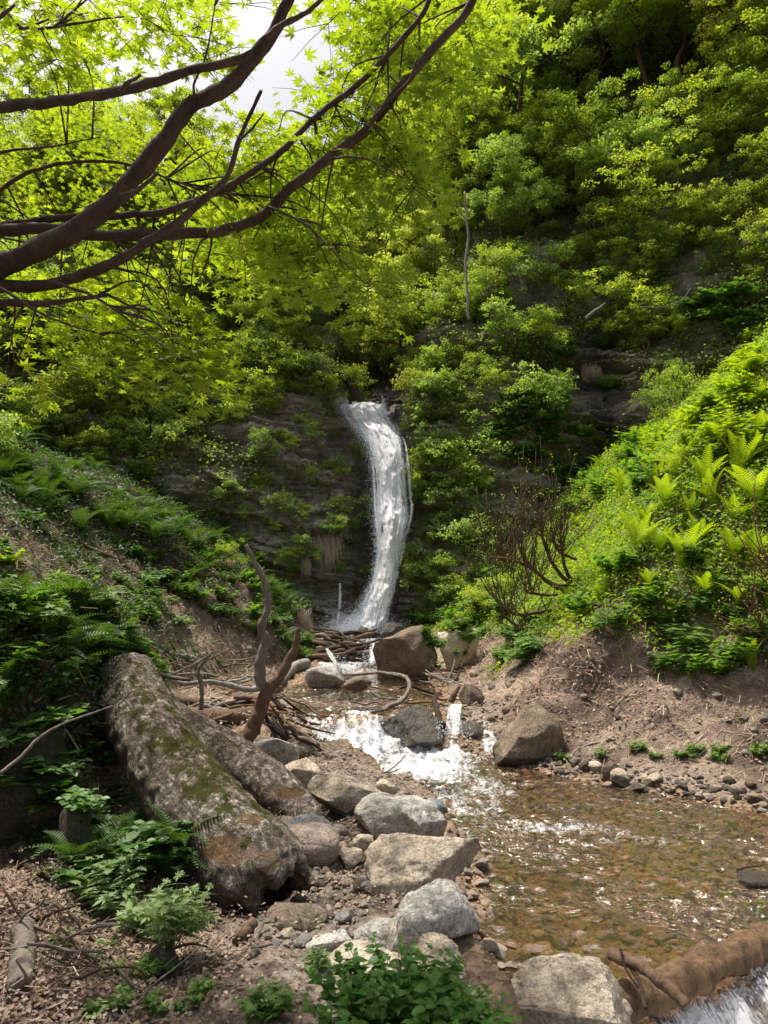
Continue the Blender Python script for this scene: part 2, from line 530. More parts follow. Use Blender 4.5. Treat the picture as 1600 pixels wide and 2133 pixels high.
for c in ck:
    pts = HC[c]
    a = np.array([at(c, py, D) for py, D in pts])
    d = np.r_[0, np.cumsum(np.linalg.norm(np.diff(a, axis=0), axis=1))]
    # keep rows aligned by photo height fraction
    pyv = np.array([p[0] for p in pts], float)
    top = pyv[-1]
    tt = np.linspace(0, 1, nr)
    py = np.interp(tt, [0, .62, 1], [1500, 650, top])
    Dv = np.interp(-py, -pyv, [p[1] for p in pts])
    grid.append(np.array([at(c, p, dd) for p, dd in zip(py, Dv)]))
grid = np.array(grid)                      # cols x rows x 3
# dense columns
cs = np.concatenate([np.arange(-900, 250, 12), np.arange(250, 1700, 3.2), np.arange(1700, 2301, 14)])
cc = np.array(ck, float)
HG = np.zeros((nr, len(cs), 3))
for k in range(3):
    for j in range(nr):
        HG[j, :, k] = np.interp(cs, cc, grid[:, j, k])
# smooth a little along both axes
def smooth(A, n, ax):
    for _ in range(n):
        B = A.copy()
        sl = [slice(None)] * 3; s0 = sl.copy(); s1 = sl.copy(); s2 = sl.copy()
        s0[ax] = slice(1, -1); s1[ax] = slice(0, -2); s2[ax] = slice(2, None)
        B[tuple(s0)] = .5 * A[tuple(s0)] + .25 * (A[tuple(s1)] + A[tuple(s2)])
        A = B
    return A
HG = smooth(smooth(HG, 10, 0), 12, 1)
T1 = np.gradient(HG, axis=1); T0 = np.gradient(HG, axis=0)
HN = np.cross(T1, T0); HN /= np.linalg.norm(HN, axis=2)[..., None] + 1e-9
HN *= np.sign(-(HN[..., 1:2]) + 1e-6)
hv = HG.reshape(-1, 3); hn = HN.reshape(-1, 3)
# bedding planes dipping to the right on the left wall
dipc = hv[:, 2] + .22 * hv[:, 0] + .12 * hv[:, 1]
bed = dipc * 2.3 + .9 * fbm(hv, .35, 3, 101)
fr = bed - np.floor(bed)
stp = _h(np.floor(bed).astype(np.int64), 0 * np.floor(bed).astype(np.int64) + 3, 0 * np.floor(bed).astype(np.int64), 7) - .5
bed2 = dipc * 8.5 + 1.2 * fbm(hv, .8, 3, 103)
stp2 = _h(np.floor(bed2).astype(np.int64), 0 * np.floor(bed2).astype(np.int64) + 5, 0 * np.floor(bed2).astype(np.int64), 9) - .5
lump = fbm(hv, .22, 3, 105)
blk = np.round(fbm(hv, .9, 2, 107) * 3) / 3
amp = np.interp(hv[:, 1], [15, 22, 40], [1, 1.2, 2.2])
nearfall = np.exp(-((hv[:, 0] + .1) / .9) ** 2) * (hv[:, 1] < 20.6)
amp = amp * (1 - .75 * nearfall)
disp = amp * (.55 * lump + .38 * stp + .16 * stp2 + .26 * blk + .10 * fbm(hv, 2.5, 4, 109) + .03 * fbm(hv, 12, 2, 111))
# falls run in a cleft
hv = hv + hn * disp[:, None]
HF = grid_faces(nr, len(cs))
pxa = np.tile(cs, (nr, 1)).ravel()
wetr = (np.exp(-((hv[:, 0] - .0) / .9) ** 2) * (hv[:, 2] < 7)).clip(0, 1)
sx, sy = 5.9, 19.5
wetr = np.maximum(wetr, (np.exp(-((hv[:, 0] - 5.9) / .9) ** 2) * sstep(10, 8.5, hv[:, 2])))
gr = (fbm(hv, .35, 3, 121) * .8 + .35 * fbm(hv, 1.5, 3, 122) + .35 + .06 * (hv[:, 2] - 6)).clip(0, 1) * (1 - wetr)

def cliff_mat():
    t = NT('layered_rock')
    w0 = t.world()
    ws = t.world((.35, .35, 3.2), rot=(0.12, -.22, 0))
    ns = t.noise(ws, 2.6, 6, .7, .3); n1 = t.noise(w0, 1.3, 5, .7); n2 = t.noise(w0, 9, 6, .75); n3 = t.noise(w0, 45, 3, .8)
    c = t.mix(t.ramp(ns, [(.35, 0.), (.62, 1.)]), (.24, .20, .155), (.62, .53, .43))
    c = t.mix(t.ramp(n1, [(.5, 0.), (.7, .7)]), c, (.13, .085, .055))
    c = t.mix(t.ramp(n2, [(.32, .8), (.5, 0.)]), c, (.05, .042, .034))
    c = t.mix(t.ramp(n3, [(.6, 0.), (.75, .5)]), c, (.38, .33, .28))
    c = t.mix(t.ramp(t.noise(w0, .8, 5, .7), [(.56, 0.), (.64, .75)]), c, t.mix(ns, (.30, .27, .23), (.70, .65, .58)))
    g = t.math('MULTIPLY', t.attr('green').outputs['Fac'], t.ramp(n2, [(.35, .35), (.55, 1.)]))
    c = t.mix(g, c, t.mix(n2, (.04, .06, .014), (.11, .14, .03)))
    wt = t.attr('wet').outputs['Fac']
    c = t.mix(t.math('MULTIPLY', wt, .85), c, (.028, .026, .025))
    h = t.math('ADD', t.math('MULTIPLY', ns, 1.8), t.math('ADD', t.math('MULTIPLY', n2, 1.), t.math('MULTIPLY', n3, .2)))
    r = t.math('SUBTRACT', .9, t.math('MULTIPLY', wt, .55))
    return t.fin(t.bsdf(c, r, .4, t.bump(h, 1.0, .09)))
M_CLIFF = cliff_mat()
h_o = mk('hillside_terrain', hv, HF, M_CLIFF, attrs={'green': gr, 'wet': wetr})
tag(h_o, kind='structure')

# ---------------------------------------------------------------- ray tests on the terrain, to stand things on it
_allV = np.vstack([GV, hv]); _allF = np.vstack([GF, HF + len(GV)])
BV = BVHTree.FromPolygons(_allV.tolist(), _allF.tolist())
BVG = BVHTree.FromPolygons(GV.tolist(), GF.tolist())
BVH_ = BVHTree.FromPolygons(hv.tolist(), HF.tolist())
def hit(px, py, tree=None):
    p = at(px, py, 10.0); d = Vector(p) - cam.location
    h = (tree or BV).ray_cast(cam.location, d.normalized(), 200)
    if h[0] is None: return None, None, None
    n = h[1]
    if n.dot(d) > 0: n = -n
    return np.array(h[0]), np.array(n), h[3]
def down(x, y, z=60, tree=None):
    h = (tree or BVG).ray_cast(Vector((x, y, z)), Vector((0, 0, -1)), 300)
    return h[0].z if h[0] is not None else 0.0

def surf(px, py):
    """first of ground or water surface seen at a photo position"""
    p, n, dd = hit(px, py, BVG)
    far = p[1] if p is not None else 20.0
    ds_ = np.arange(1.5, far, .02)
    q = np.array([at(px, py, d) for d in (ds_[0], ds_[-1])]) if len(ds_) else None
    if q is not None:
        X_ = np.interp(ds_, [ds_[0], ds_[-1]], q[:, 0]); Z_ = np.interp(ds_, [ds_[0], ds_[-1]], q[:, 2])
        wl_ = water_level(X_, ds_)
        inn = (Z_ < wl_) & (X_ > np.interp(ds_, XLY, XLX)) & (right_d(X_, ds_) < 0)
        k = np.where(inn)[0]
        if len(k): return np.array([X_[k[0]], ds_[k[0]], Z_[k[0]]])
    return p if p is not None else at(px, py, far)
# ================================================================ WATER
def water_mat():
    t = NT('stream_water')
    w0 = t.world(); wf = t.world((.6, 1, 1), rot=(0, 0, .25))
    n1 = t.noise(wf, 9, 1.5, .4, .5); n2 = t.noise(wf, 26, 2, .5, .4); n3 = t.noise(w0, 70, 1, .4)
    h = t.math('ADD', t.math('MULTIPLY', n1, 1.0), t.math('ADD', t.math('MULTIPLY', n2, .62), t.math('MULTIPLY', n3, .08)))
    calm = t.ramp(t.noise(w0, .9, 2, .5), [(.42, .12), (.64, 1.)])
    nb = t.bump(h, calm, .075)
    gl = t.n('BsdfGlossy'); t.setin(gl, 'Roughness', .07); gl.inputs['Color'].default_value = (1, 1, 1, 1); t.link(nb, gl.inputs['Normal'])
    tp = t.n('BsdfTransparent'); tp.inputs[0].default_value = (.84, .73, .58, 1)
    fr = t.n('Fresnel'); fr.inputs['IOR'].default_value = 1.36; t.link(nb, fr.inputs['Normal'])
    murk = t.bsdf(t.mix(n1, (.17, .105, .055), (.26, .17, .10)), .5, .3, nb)
    under = t.mixsh(.16, tp.outputs[0], murk)
    base = t.mixsh(t.math('ADD', t.math('MULTIPLY', fr.outputs[0], 2.6), .03, clamp=True), under, gl.outputs[0])
    fa = t.attr('foam').outputs['Fac']
    fn = t.noise(t.world((1, .6, 1)), 16, 6, .75, .8)
    fn2 = t.noise(w0, 70, 3, .7)
    m = t.math('ADD', t.math('MULTIPLY', fa, 1.1), t.math('MULTIPLY', t.math('SUBTRACT', fn, .5), 1.7))
    m = t.math('ADD', m, t.math('MULTIPLY', t.math('SUBTRACT', fn2, .5), .45))
    m = t.math('MULTIPLY', t.ramp(m, [(.36, 0.), (.92, 1.)]), t.ramp(fa, [(.02, 0.), (.3, 1.)]))
    foam = t.bsdf(t.mix(t.ramp(fn, [(.35, 0.), (.6, 1.)]), (.60, .64, .67), (.88, .90, .92)), .45, .4, t.bump(t.math('ADD', fn, t.math('MULTIPLY', fn2, .3)), .6, .04))
    return t.fin(t.mixsh(m, base, foam))
M_WATER = water_mat()

def make_water():
    wx = np.concatenate([np.arange(-3.2, 4.4, .028), np.arange(4.4, 7, .12)])
    wy = np.concatenate([np.arange(1.0, 9.8, .026), np.arange(9.8, 19.6, .055)])
    X, Y = np.meshgrid(wx, wy)
    x, y = X.ravel(), Y.ravel()
    lip = 0.35 * np.sin(x * 1.7) - .25 * x
    sh = np.where((y > 8) & (y < 11), lip, 0) * (np.abs(y - 9.2) < 1.4)
    w = water_level(x, y - sh * np.exp(-((y - 9.2) / .8) ** 2))
    dr = right_d(x, y); dl = x - np.interp(y, XLY, XLX)
    keep = (dr < .25) & (dl > -.3)
    P = np.stack([x, y, 0 * x], -1)
    casc = np.exp(-((y - 9.1 - sh) / .45) ** 2)
    plume = sstep(9.6, 8.4, y) * sstep(5.6, 8.0, y + .5 * x) * sstep(1.5, .3, x - .25)
    plume = np.where(y < 9.5, plume, 0)
    up = sstep(9.5, 10.2, y) * (.30 + .25 * sstep(.8, -.6, np.abs(x)) * sstep(12.5, 9.5, y))
    ris = sstep(13.4, 14.2, y) * .55
    wd = weir_d(x, y)
    lower = (wd < -.06) * 1.0
    wf = np.exp(-((wd + .08) / .1) ** 2) * .30 * (x > .8)
    foam = (.8 * casc + .72 * plume + up * .6 + ris * .7 + lower * 1.3 + wf).clip(0, 1.4)
    foam = foam * (.75 + .5 * fbm(P, 1.6, 3, 221)).clip(0, 1.2)
    a_, b_ = np.array([.3, 7.6]), np.array([2.6, 4.7]); ab = b_ - a_
    tt_ = (((x - a_[0]) * ab[0] + (y - a_[1]) * ab[1]) / (ab @ ab)).clip(-.2, 1.1)
    dd_ = np.hypot(x - a_[0] - tt_ * ab[0], y - a_[1] - tt_ * ab[1])
    run = (y < 8.5) * (wd > 0) * np.exp(-(dd_ / .75) ** 2) * (.46 - .2 * tt_) * (.6 + .8 * fbm(P * [1, 1.8, 1], 1.7, 3, 223)).clip(0, 1.3)
    foam = np.maximum(foam, run)
    foam *= sstep(-.05, .15, dl + .1)
    rough = .95 + .9 * plume + 1.6 * casc + .5 * up + 1.3 * lower
    ridge = 1 - np.abs(fbm(P * [1, .8, 1], 5, 3, 201))
    rid2 = 1 - np.abs(fbm(P * [.8, 1.15, 1], 10, 2, 203)) * 1.6
    z = w + rough * (.010 * ridge + .017 * rid2 + .007 * fbm(P, 22, 2, 205)) - .015
    z += plume * .05 * fbm(P, 3.5, 3, 207)
    z += casc * .05 * fbm(P * [3, .6, 1], 4, 3, 209)
    V = np.stack([x, y, z], -1)
    F = grid_faces(len(wy), len(wx))
    F = F[keep[F].all(1)]
    used = np.unique(F); mp = -np.ones(len(V), int); mp[used] = np.arange(len(used))
    o = mk('water', V[used], mp[F], M_WATER, attrs={'foam': foam[used]})
    tag(o, kind='structure')
make_water()

def fall_mat(name, density, thr=.5, xs=9, ys=1.1):
    t = NT(name)
    fl = t.n('Attribute'); fl.attribute_name = 'flow'
    mp = t.n('Mapping'); t.link(fl.outputs['Vector'], mp.inputs[0]); mp.inputs['Scale'].default_value = (xs, ys, 1)
    n1 = t.noise(mp.outputs[0], 1.6, 6, .7, .5)
    mp2 = t.n('Mapping'); t.link(fl.outputs['Vector'], mp2.inputs[0]); mp2.inputs['Scale'].default_value = (xs * 3, ys * 5, 1)
    n2 = t.noise(mp2.outputs[0], 2.5, 5, .8, .4)
    mp3 = t.n('Mapping'); t.link(fl.outputs['Vector'], mp3.inputs[0]); mp3.inputs['Scale'].default_value = (16, 16, 1)
    n3 = t.noise(mp3.outputs[0], 2.2, 3, .9)
    e = t.attr('edge').outputs['Fac']
    a = t.math('ADD', t.math('MULTIPLY', t.math('SUBTRACT', n1, .5), 1.6), t.math('MULTIPLY', t.math('SUBTRACT', n2, .5), 1.3))
    a = t.math('ADD', a, t.math('MULTIPLY', t.math('SUBTRACT', n3, .5), 1.6))
    a = t.math('ADD', t.math('ADD', a, density), t.math('MULTIPLY', e, -1.5))
    al = t.ramp(a, [(thr - .12, 0.), (thr + .12, 1.)])
    c = t.mix(t.ramp(t.math('ADD', n2, t.math('MULTIPLY', n1, .6)), [(.55, 0.), (.85, 1.)]), (.86, .90, .96), (1.0, 1.0, 1.0))
    h = t.math('ADD', n1, n2)
    s = t.bsdf(c, .5, .3, t.bump(h, .45, .05))
    tl = t.n('BsdfTranslucent'); tl.inputs[0].default_value = (.92, .95, 1, 1)
    s = t.mixsh(.15, s, tl.outputs[0])
    tp = t.n('BsdfTransparent')
    return t.fin(t.mixsh(al, tp.outputs[0], s))
M_FALL = fall_mat('falling_water', 1.12)
M_VEIL = fall_mat('water_veil', .62)
M_STR = fall_mat('water_strand', .55, xs=16, ys=2.2)
M_THIN = fall_mat('thin_water', .62, xs=14, ys=1.5)

def curtain(name, rows, mat, parent, seed=0, off=0, n=200, m=60, rough=.085, curl=.32):
    """rows: (left px, right px, py, D)"""
    R = resample(np.array([[*at(l, py, D), *at(r, py, D)] for l, r, py, D in rows]), n)
    u = np.linspace(0, 1, m)
    L, Rr = R[:, None, :3], R[:, None, 3:]
    V = L + (Rr - L) * u[None, :, None]
    bul = np.sin(u * PI) ** .6
    V[..., 1] -= (curl * bul)[None] + off
    seglen = np.r_[0, np.cumsum(np.linalg.norm(np.diff(R[:, :3], axis=0), axis=1))]
    wid = np.linalg.norm(R[:, 3:] - R[:, :3], axis=1)
    fu = (u[None] - .5) * wid[:, None] + 3.7 * seed
    fv = np.repeat(seglen[:, None], m, 1)
    Q = np.stack([fu * 9, fv * 1.6, fu * 0 + seed], -1).reshape(-1, 3)
    Q2 = np.stack([fu * 11, fv * 7, fu * 0 + seed], -1).reshape(-1, 3)
    V = V.reshape(-1, 3)
    V[:, 0] += .05 * rough / .085 * np.repeat(fbm(np.stack([seglen * 1.3, seglen * 0, seglen * 0 + seed], -1), 1, 3, 330), m) * np.tile(np.sign(u - .5) * np.abs(u * 2 - 1), n)
    d = rough * fbm(Q, 1, 4, 300 + seed) + rough * .5 * fbm(Q2, 1, 3, 310 + seed)
    V[:, 1] -= d
    V[:, 0] += .5 * d
    eu = np.abs(u * 2 - 1)[None] ** 3 * np.ones((n, 1))
    edge = eu + .35 * fbm(Q * [.0, 1.2, 1] + [seed, 0, 0], 1, 3, 320 + seed).reshape(n, m) * np.abs(u * 2 - 1)[None]
    edge[-6:] += .1
    return mk(name, V, grid_faces(n, m), mat, parent, True, {'edge': edge.ravel()},
              uv=np.stack([fu, fv, 0 * fu], -1).reshape(-1, 3))

wfl = empty('waterfall', at(770, 1305, 18.8))
tag(wfl, 'tall white waterfall plunging through the mossy rock cleft', 'waterfall')
def parent_keep(o, p):
    o.parent = p
    o.matrix_parent_inverse = Matrix.Translation(-p.location)
FR = [(712, 806, 846, 20.4), (716, 808, 853, 20.15), (730, 810, 878, 20.08), (744, 818, 892, 20.0), (752, 828, 902, 19.7), (768, 840, 925, 19.4), (778, 846, 965, 19.05), (783, 850, 1030, 18.7), (786, 853, 1078, 18.4), (789, 844, 1112, 18.2), (789, 832, 1160, 18.0), (780, 824, 1210, 17.75), (764, 818, 1250, 17.55), (746, 808, 1290, 17.4), (732, 804, 1312, 17.3)]
c1 = curtain('water_curtain', FR, M_FALL, None, 1, 0)
parent_keep(c1, wfl)
c2 = curtain('water_veil', [(l - 3, r + 2, y, D) for l, r, y, D in FR], M_VEIL, None, 2, .22, rough=.12)
parent_keep(c2, wfl)
# loose strands of water over the curtain
def strands(n, seed):
    r = np.random.default_rng(seed); Vs, Fs, E, U = [], [], [], []; k0 = 0
    A = resample(np.array([[*at(l, y, D), *at(rr, y, D)] for l, rr, y, D in FR]), 80)
    for i in range(n):
        a = int(r.integers(0, 60)); b = int(min(79, a + r.integers(8, 30))); m = b - a
        u = r.beta(.7, .7) * 1.12 - .06; wd = r.uniform(.02, .09)
        C = A[a:b, :3] * (1 - u) + A[a:b, 3:] * u
        C[:, 1] -= .38 * max(0, math.sin(PI * min(max(u, 0), 1))) ** .6 + r.uniform(.02, .25); C[:, 0] += np.cumsum(r.normal(0, .006, m))
        w_ = wd * np.sin(np.linspace(.15, 3.0, m)) ** .5
        jj = r.normal(0, .012, m)
        V = np.stack([C - np.stack([w_, 0 * w_, 0 * w_], -1), C + np.stack([0 * w_, -w_ * .6 + jj, 0 * w_], -1), C + np.stack([w_, 0 * w_, 0 * w_], -1)], 1).reshape(-1, 3)
        Vs.append(V); Fs.append(grid_faces(m, 3) + k0); k0 += len(V)
        e = np.tile([.35, 0, .35], m); E.append(e)
        vv = np.repeat(np.linspace(0, m * .08, m), 3); U.append(np.stack([np.tile([-wd, 0, wd], m) + i * .7, vv, 0 * vv], -1))
    return np.vstack(Vs), np.vstack(Fs), np.concatenate(E), np.vstack(U)
V, F, E, U = strands(90, 8)
ws = mk('water_strands', V, F, M_STR, None, True, {'edge': E}, uv=U); ws['kind'] = 'stuff'
parent_keep(ws, wfl)
# spray: droplets thrown off the sides and foot of the falls
def spray(name, n, seed, foot):
    r = np.random.default_rng(seed)
    t = r.random(n)
    k = t * (len(FR) - 1.001)
    A = np.array([[*at((l + rr) / 2, y, D), (rr - l) / 2 / FPX * D] for l, rr, y, D in FR])
    i = k.astype(int); f = (k - i)[:, None]
    C = A[i] * (1 - f) + A[i + 1] * f
    side = np.where(r.random(n) < .68, -1, 1)
    x = C[:, 0] + side * (C[:, 3] * (.75 + np.abs(r.normal(0, .34, n)) * np.where(side < 0, 1, .3)))
    y = C[:, 1] - .3 + r.normal(0, .18, n)
    z = C[:, 2] + r.normal(0, .1, n)
    if foot:
        m = n // 3
        x[:m] = at(765, 1305, 17.3)[0] + r.normal(-.15, .42, m)
        z[:m] = .62 + np.abs(r.normal(0, .22, m)); y[:m] = 17.2 + r.normal(0, .3, m)
    s = r.uniform(.002, .0065, n)
    TV = np.array([[1, 0, -1], [-1, 1, -1], [-1, -1, -1], [0, 0, 1.8]], float)
    TF = np.array([[0, 1, 2], [0, 3, 1], [1, 3, 2], [2, 3, 0]])
    V, F, _ = scatter(TV, TF, np.stack([x, y, z], -1), frames(r.normal(size=(n, 3)), r.random(n) * 6, s))
    return V, F
def drop_mat():
    t = NT('spray_drops')
    a = t.bsdf((.8, .84, .9), .3, .5); tl = t.n('BsdfTranslucent'); tl.inputs[0].default_value = (.8, .84, .9, 1)
    return t.fin(t.mixsh(.4, a, tl.outputs[0]))
M_DROP = drop_mat()
V, F = spray('spray', 34000, 5, True)
sp = mk('spray', V, F, M_DROP, None, False); sp['kind'] = 'stuff'
parent_keep(sp, wfl)

def cascade(label, rows, seed, mat=None, rough=.05, drops=0, w=.3):
    o = empty('cascade', at((rows[0][0] + rows[0][1]) / 2, rows[-1][2], rows[-1][3]))
    tag(o, label, 'small waterfall')
    c = curtain('water_curtain', rows, mat or M_FALL, None, seed, 0, 60, 40, rough, .08)
    parent_keep(c, o)
    if drops:
        r = np.random.default_rng(seed)
        l, rr, py, D = rows[-1]
        px = r.uniform(l, rr, drops); pp = np.array([at(a, py + b, D) for a, b in zip(px, r.normal(-10, 14, drops))])
        pp[:, 1] += r.normal(0, .12, drops)
        TV = np.array([[1, 0, -1], [-1, 1, -1], [-1, -1, -1], [0, 0, 1.8]], float)
        TF = np.array([[0, 1, 2], [0, 3, 1], [1, 3, 2], [2, 3, 0]])
        V, F, _ = scatter(TV, TF, pp, frames(r.normal(size=(drops, 3)), r.random(drops) * 6, r.uniform(.003, .009, drops)))
        s_ = mk('spray', V, F, M_DROP, None, False); s_['kind'] = 'stuff'
        parent_keep(s_, o)
cascade('foaming white cascade left of the wet boulder midstream', [(690, 800, 1478, 9.75), (682, 803, 1495, 9.5), (676, 800, 1520, 9.3), (672, 800, 1556, 9.1)], 11, M_THIN, drops=1800)
cascade('narrow little cascade between wet boulder and right bank', [(934, 966, 1466, 9.6), (926, 966, 1478, 9.42), (920, 972, 1500, 9.3), (908, 984, 1534, 9.15)], 12, M_THIN, drops=350)
cascade('thin trickle down dark rock left of the main falls foot', [(703, 714, 1215, 18.3), (702, 716, 1245, 18.2), (698, 712, 1275, 18.1), (692, 712, 1300, 18.0)], 13, M_VEIL, .03)
cascade('small white step of water below the driftwood dam', [(768, 790, 1340, 14.8), (766, 790, 1352, 14.7), (762, 792, 1366, 14.6), (756, 790, 1380, 14.4)], 14, M_THIN, .03, drops=200)
cascade('white rill left of the driftwood dam over grey stones', [(672, 690, 1350, 14.6), (680, 704, 1368, 14.4), (690, 716, 1388, 14.2), (696, 722, 1404, 14.0)], 15, M_THIN, .03, drops=200)

def weir_flow():
    """clear water sliding down over the weir log"""
    xs_ = np.linspace(1.08, 3.0, 160); ys_ = np.interp(xs_, WEIR[:, 0], WEIR[:, 1])
    tx, ty = np.gradient(xs_), np.gradient(ys_); L = np.hypot(tx, ty); nx, ny = ty / L, -tx / L      # downstream side
    s_ = np.linspace(0, 1, 26)
    off = -.05 + .24 * s_; dz = -.010 - .20 * s_ ** 1.7
    V = np.stack([xs_[:, None] + nx[:, None] * off, ys_[:, None] + ny[:, None] * off, -.335 + dz[None] * np.ones((160, 1))], -1)
    P = np.stack([xs_[:, None] * 14 * np.ones(26), s_[None] * 1.2 * np.ones((160, 1)), 0 * V[..., 0]], -1).reshape(-1, 3)
    V = V.reshape(-1, 3); V[:, 2] += .016 * fbm(P, 1, 3, 401); V[:, 1] -= .014 * fbm(P * [2, 1, 1], 1, 3, 402)
    arc = np.cumsum(L)
    uv = np.stack([np.repeat(arc, 26) * 1.0, np.tile(s_ * .25, 160), np.zeros(160 * 26)], -1)
    e = np.tile(.45 - .75 * s_ ** 1.5, 160)
    o = mk('weir_water', V, grid_faces(160, 26), M_THIN, None, True, {'edge': e}, uv=uv)
    tag(o, 'thin sheet of water sliding over the log weir at lower right', 'small waterfall')
weir_flow()
# ================================================================ ROCKS
def ico(sub):
    import bmesh
    bm = bmesh.new(); bmesh.ops.create_icosphere(bm, subdivisions=sub, radius=1)
    V = np.array([v.co[:] for v in bm.verts]); F = np.array([[v.index for v in f.verts] for f in bm.faces]); bm.free()
    return V, F
ICO = {k: ico(k) for k in (2, 3, 4, 5)}
def rock_vf(seed, dims, sub=4, ang=.8, rough=.5, nplane=14):
    V, F = ICO[sub]
    V = V.copy(); r = np.random.default_rng(seed)
    if ang > 0:
        for _ in range(nplane):
            n = r.normal(size=3); n /= np.linalg.norm(n)
            o = r.uniform(.45, .8) if ang > .5 else r.uniform(.72, .95)
            e = np.maximum(0, V @ n - o)
            V -= e[:, None] * n * min(1, ang + .25)
    off = r.uniform(0, 50, 3)
    nl = V / (np.linalg.norm(V, axis=1)[:, None] + 1e-9)
    V = V + nl * (.09 * fbm(V + off, 1.1, 2, seed % 97) * (.8 if ang > .5 else 1) + rough * .075 * fbm(V + off, 3.2, 4, seed % 89)
                  + rough * .03 * (1 - 2 * np.abs(fbm(V + off, 7, 3, seed % 83))))[:, None]
    mn, mx = V.min(0), V.max(0)
    V = (V - (mn + mx) / 2) / (mx - mn) * np.asarray(dims)
    return V, F
M_RTAN = rockmat('rock_tan', (.52, .42, .31), (.74, .64, .51), (.36, .30, .23))
M_RGREY = rockmat('rock_grey', (.44, .42, .37), (.72, .69, .63), (.28, .26, .23))
M_RBROWN = rockmat('rock_brown', (.22, .165, .12), (.36, .28, .21), (.15, .115, .085), moss=.4)
M_RWET = rockmat('rock_wet', (.07, .06, .045), (.16, .135, .10), (.05, .05, .04), wet=.8)
M_RMOSS = rockmat('rock_mossy', (.08, .07, .055), (.16, .135, .10), (.05, .045, .035), moss=1.0)
M_RSMOOTH = rockmat('rock_smooth', (.33, .26, .22), (.45, .37, .31), (.28, .23, .19))
M_RBLUE = rockmat('rock_blue', (.20, .22, .23), (.30, .32, .33), (.17, .18, .19))

ROCKS = []
def boulder(bb, D, mat, label, ang=.85, dk=.8, rough=.55, sub=4, seed=None, rz=0, tilt=0, name='boulder', cat='boulder', group=None, sink=.0):
    x0, y0, x1, y1 = bb
    foot = surf((x0 + x1) / 2, min(y1, 2300)) if y1 < 2125 else at((x0 + x1) / 2, y1, D)
    if foot[1] > 18.5: foot = at((x0 + x1) / 2, y1, D)
    D = foot[1]
    wd = (x1 - x0) / FPX * D; ht = (y1 - y0) / FPX * D
    el = math.atan2(CAMZ - foot[2], D)
    dep = min(wd * dk, .75 * ht / max(.05, math.sin(max(el, .01))))
    seed = seed if seed is not None else int(x0 * 7 + y0)
    V, F = rock_vf(seed, (wd, dep, 1.0), sub, ang, rough)
    V[:, 2] += .5                                   # base at 0
    base = foot[2] - .22 * ht
    hz = ht * .8
    loc = np.array([foot[0], D + dep * .42, base]); xc = (x0 + x1) / 2
    S = np.array([1., 1., hz])
    for _ in range(8):                              # size the stone so that it covers what the photo shows of it
        q = np.array([topx(v) for v in (V * S + loc)[::3]])
        S[0] *= (x1 - x0) / np.ptp(q[:, 0])
        S[2] = max(.25 * ht, S[2] + (q[:, 1].min() - y0) / FPX * D)
        loc[0] += (xc - (q[:, 0].min() + q[:, 0].max()) / 2) / FPX * D
    V = V * S
    ROCKS.append((V + loc, F))
    o = mk(name, V, F, mat, None, True)
    o.location = loc
    tag(o, label, cat, group)
    return o
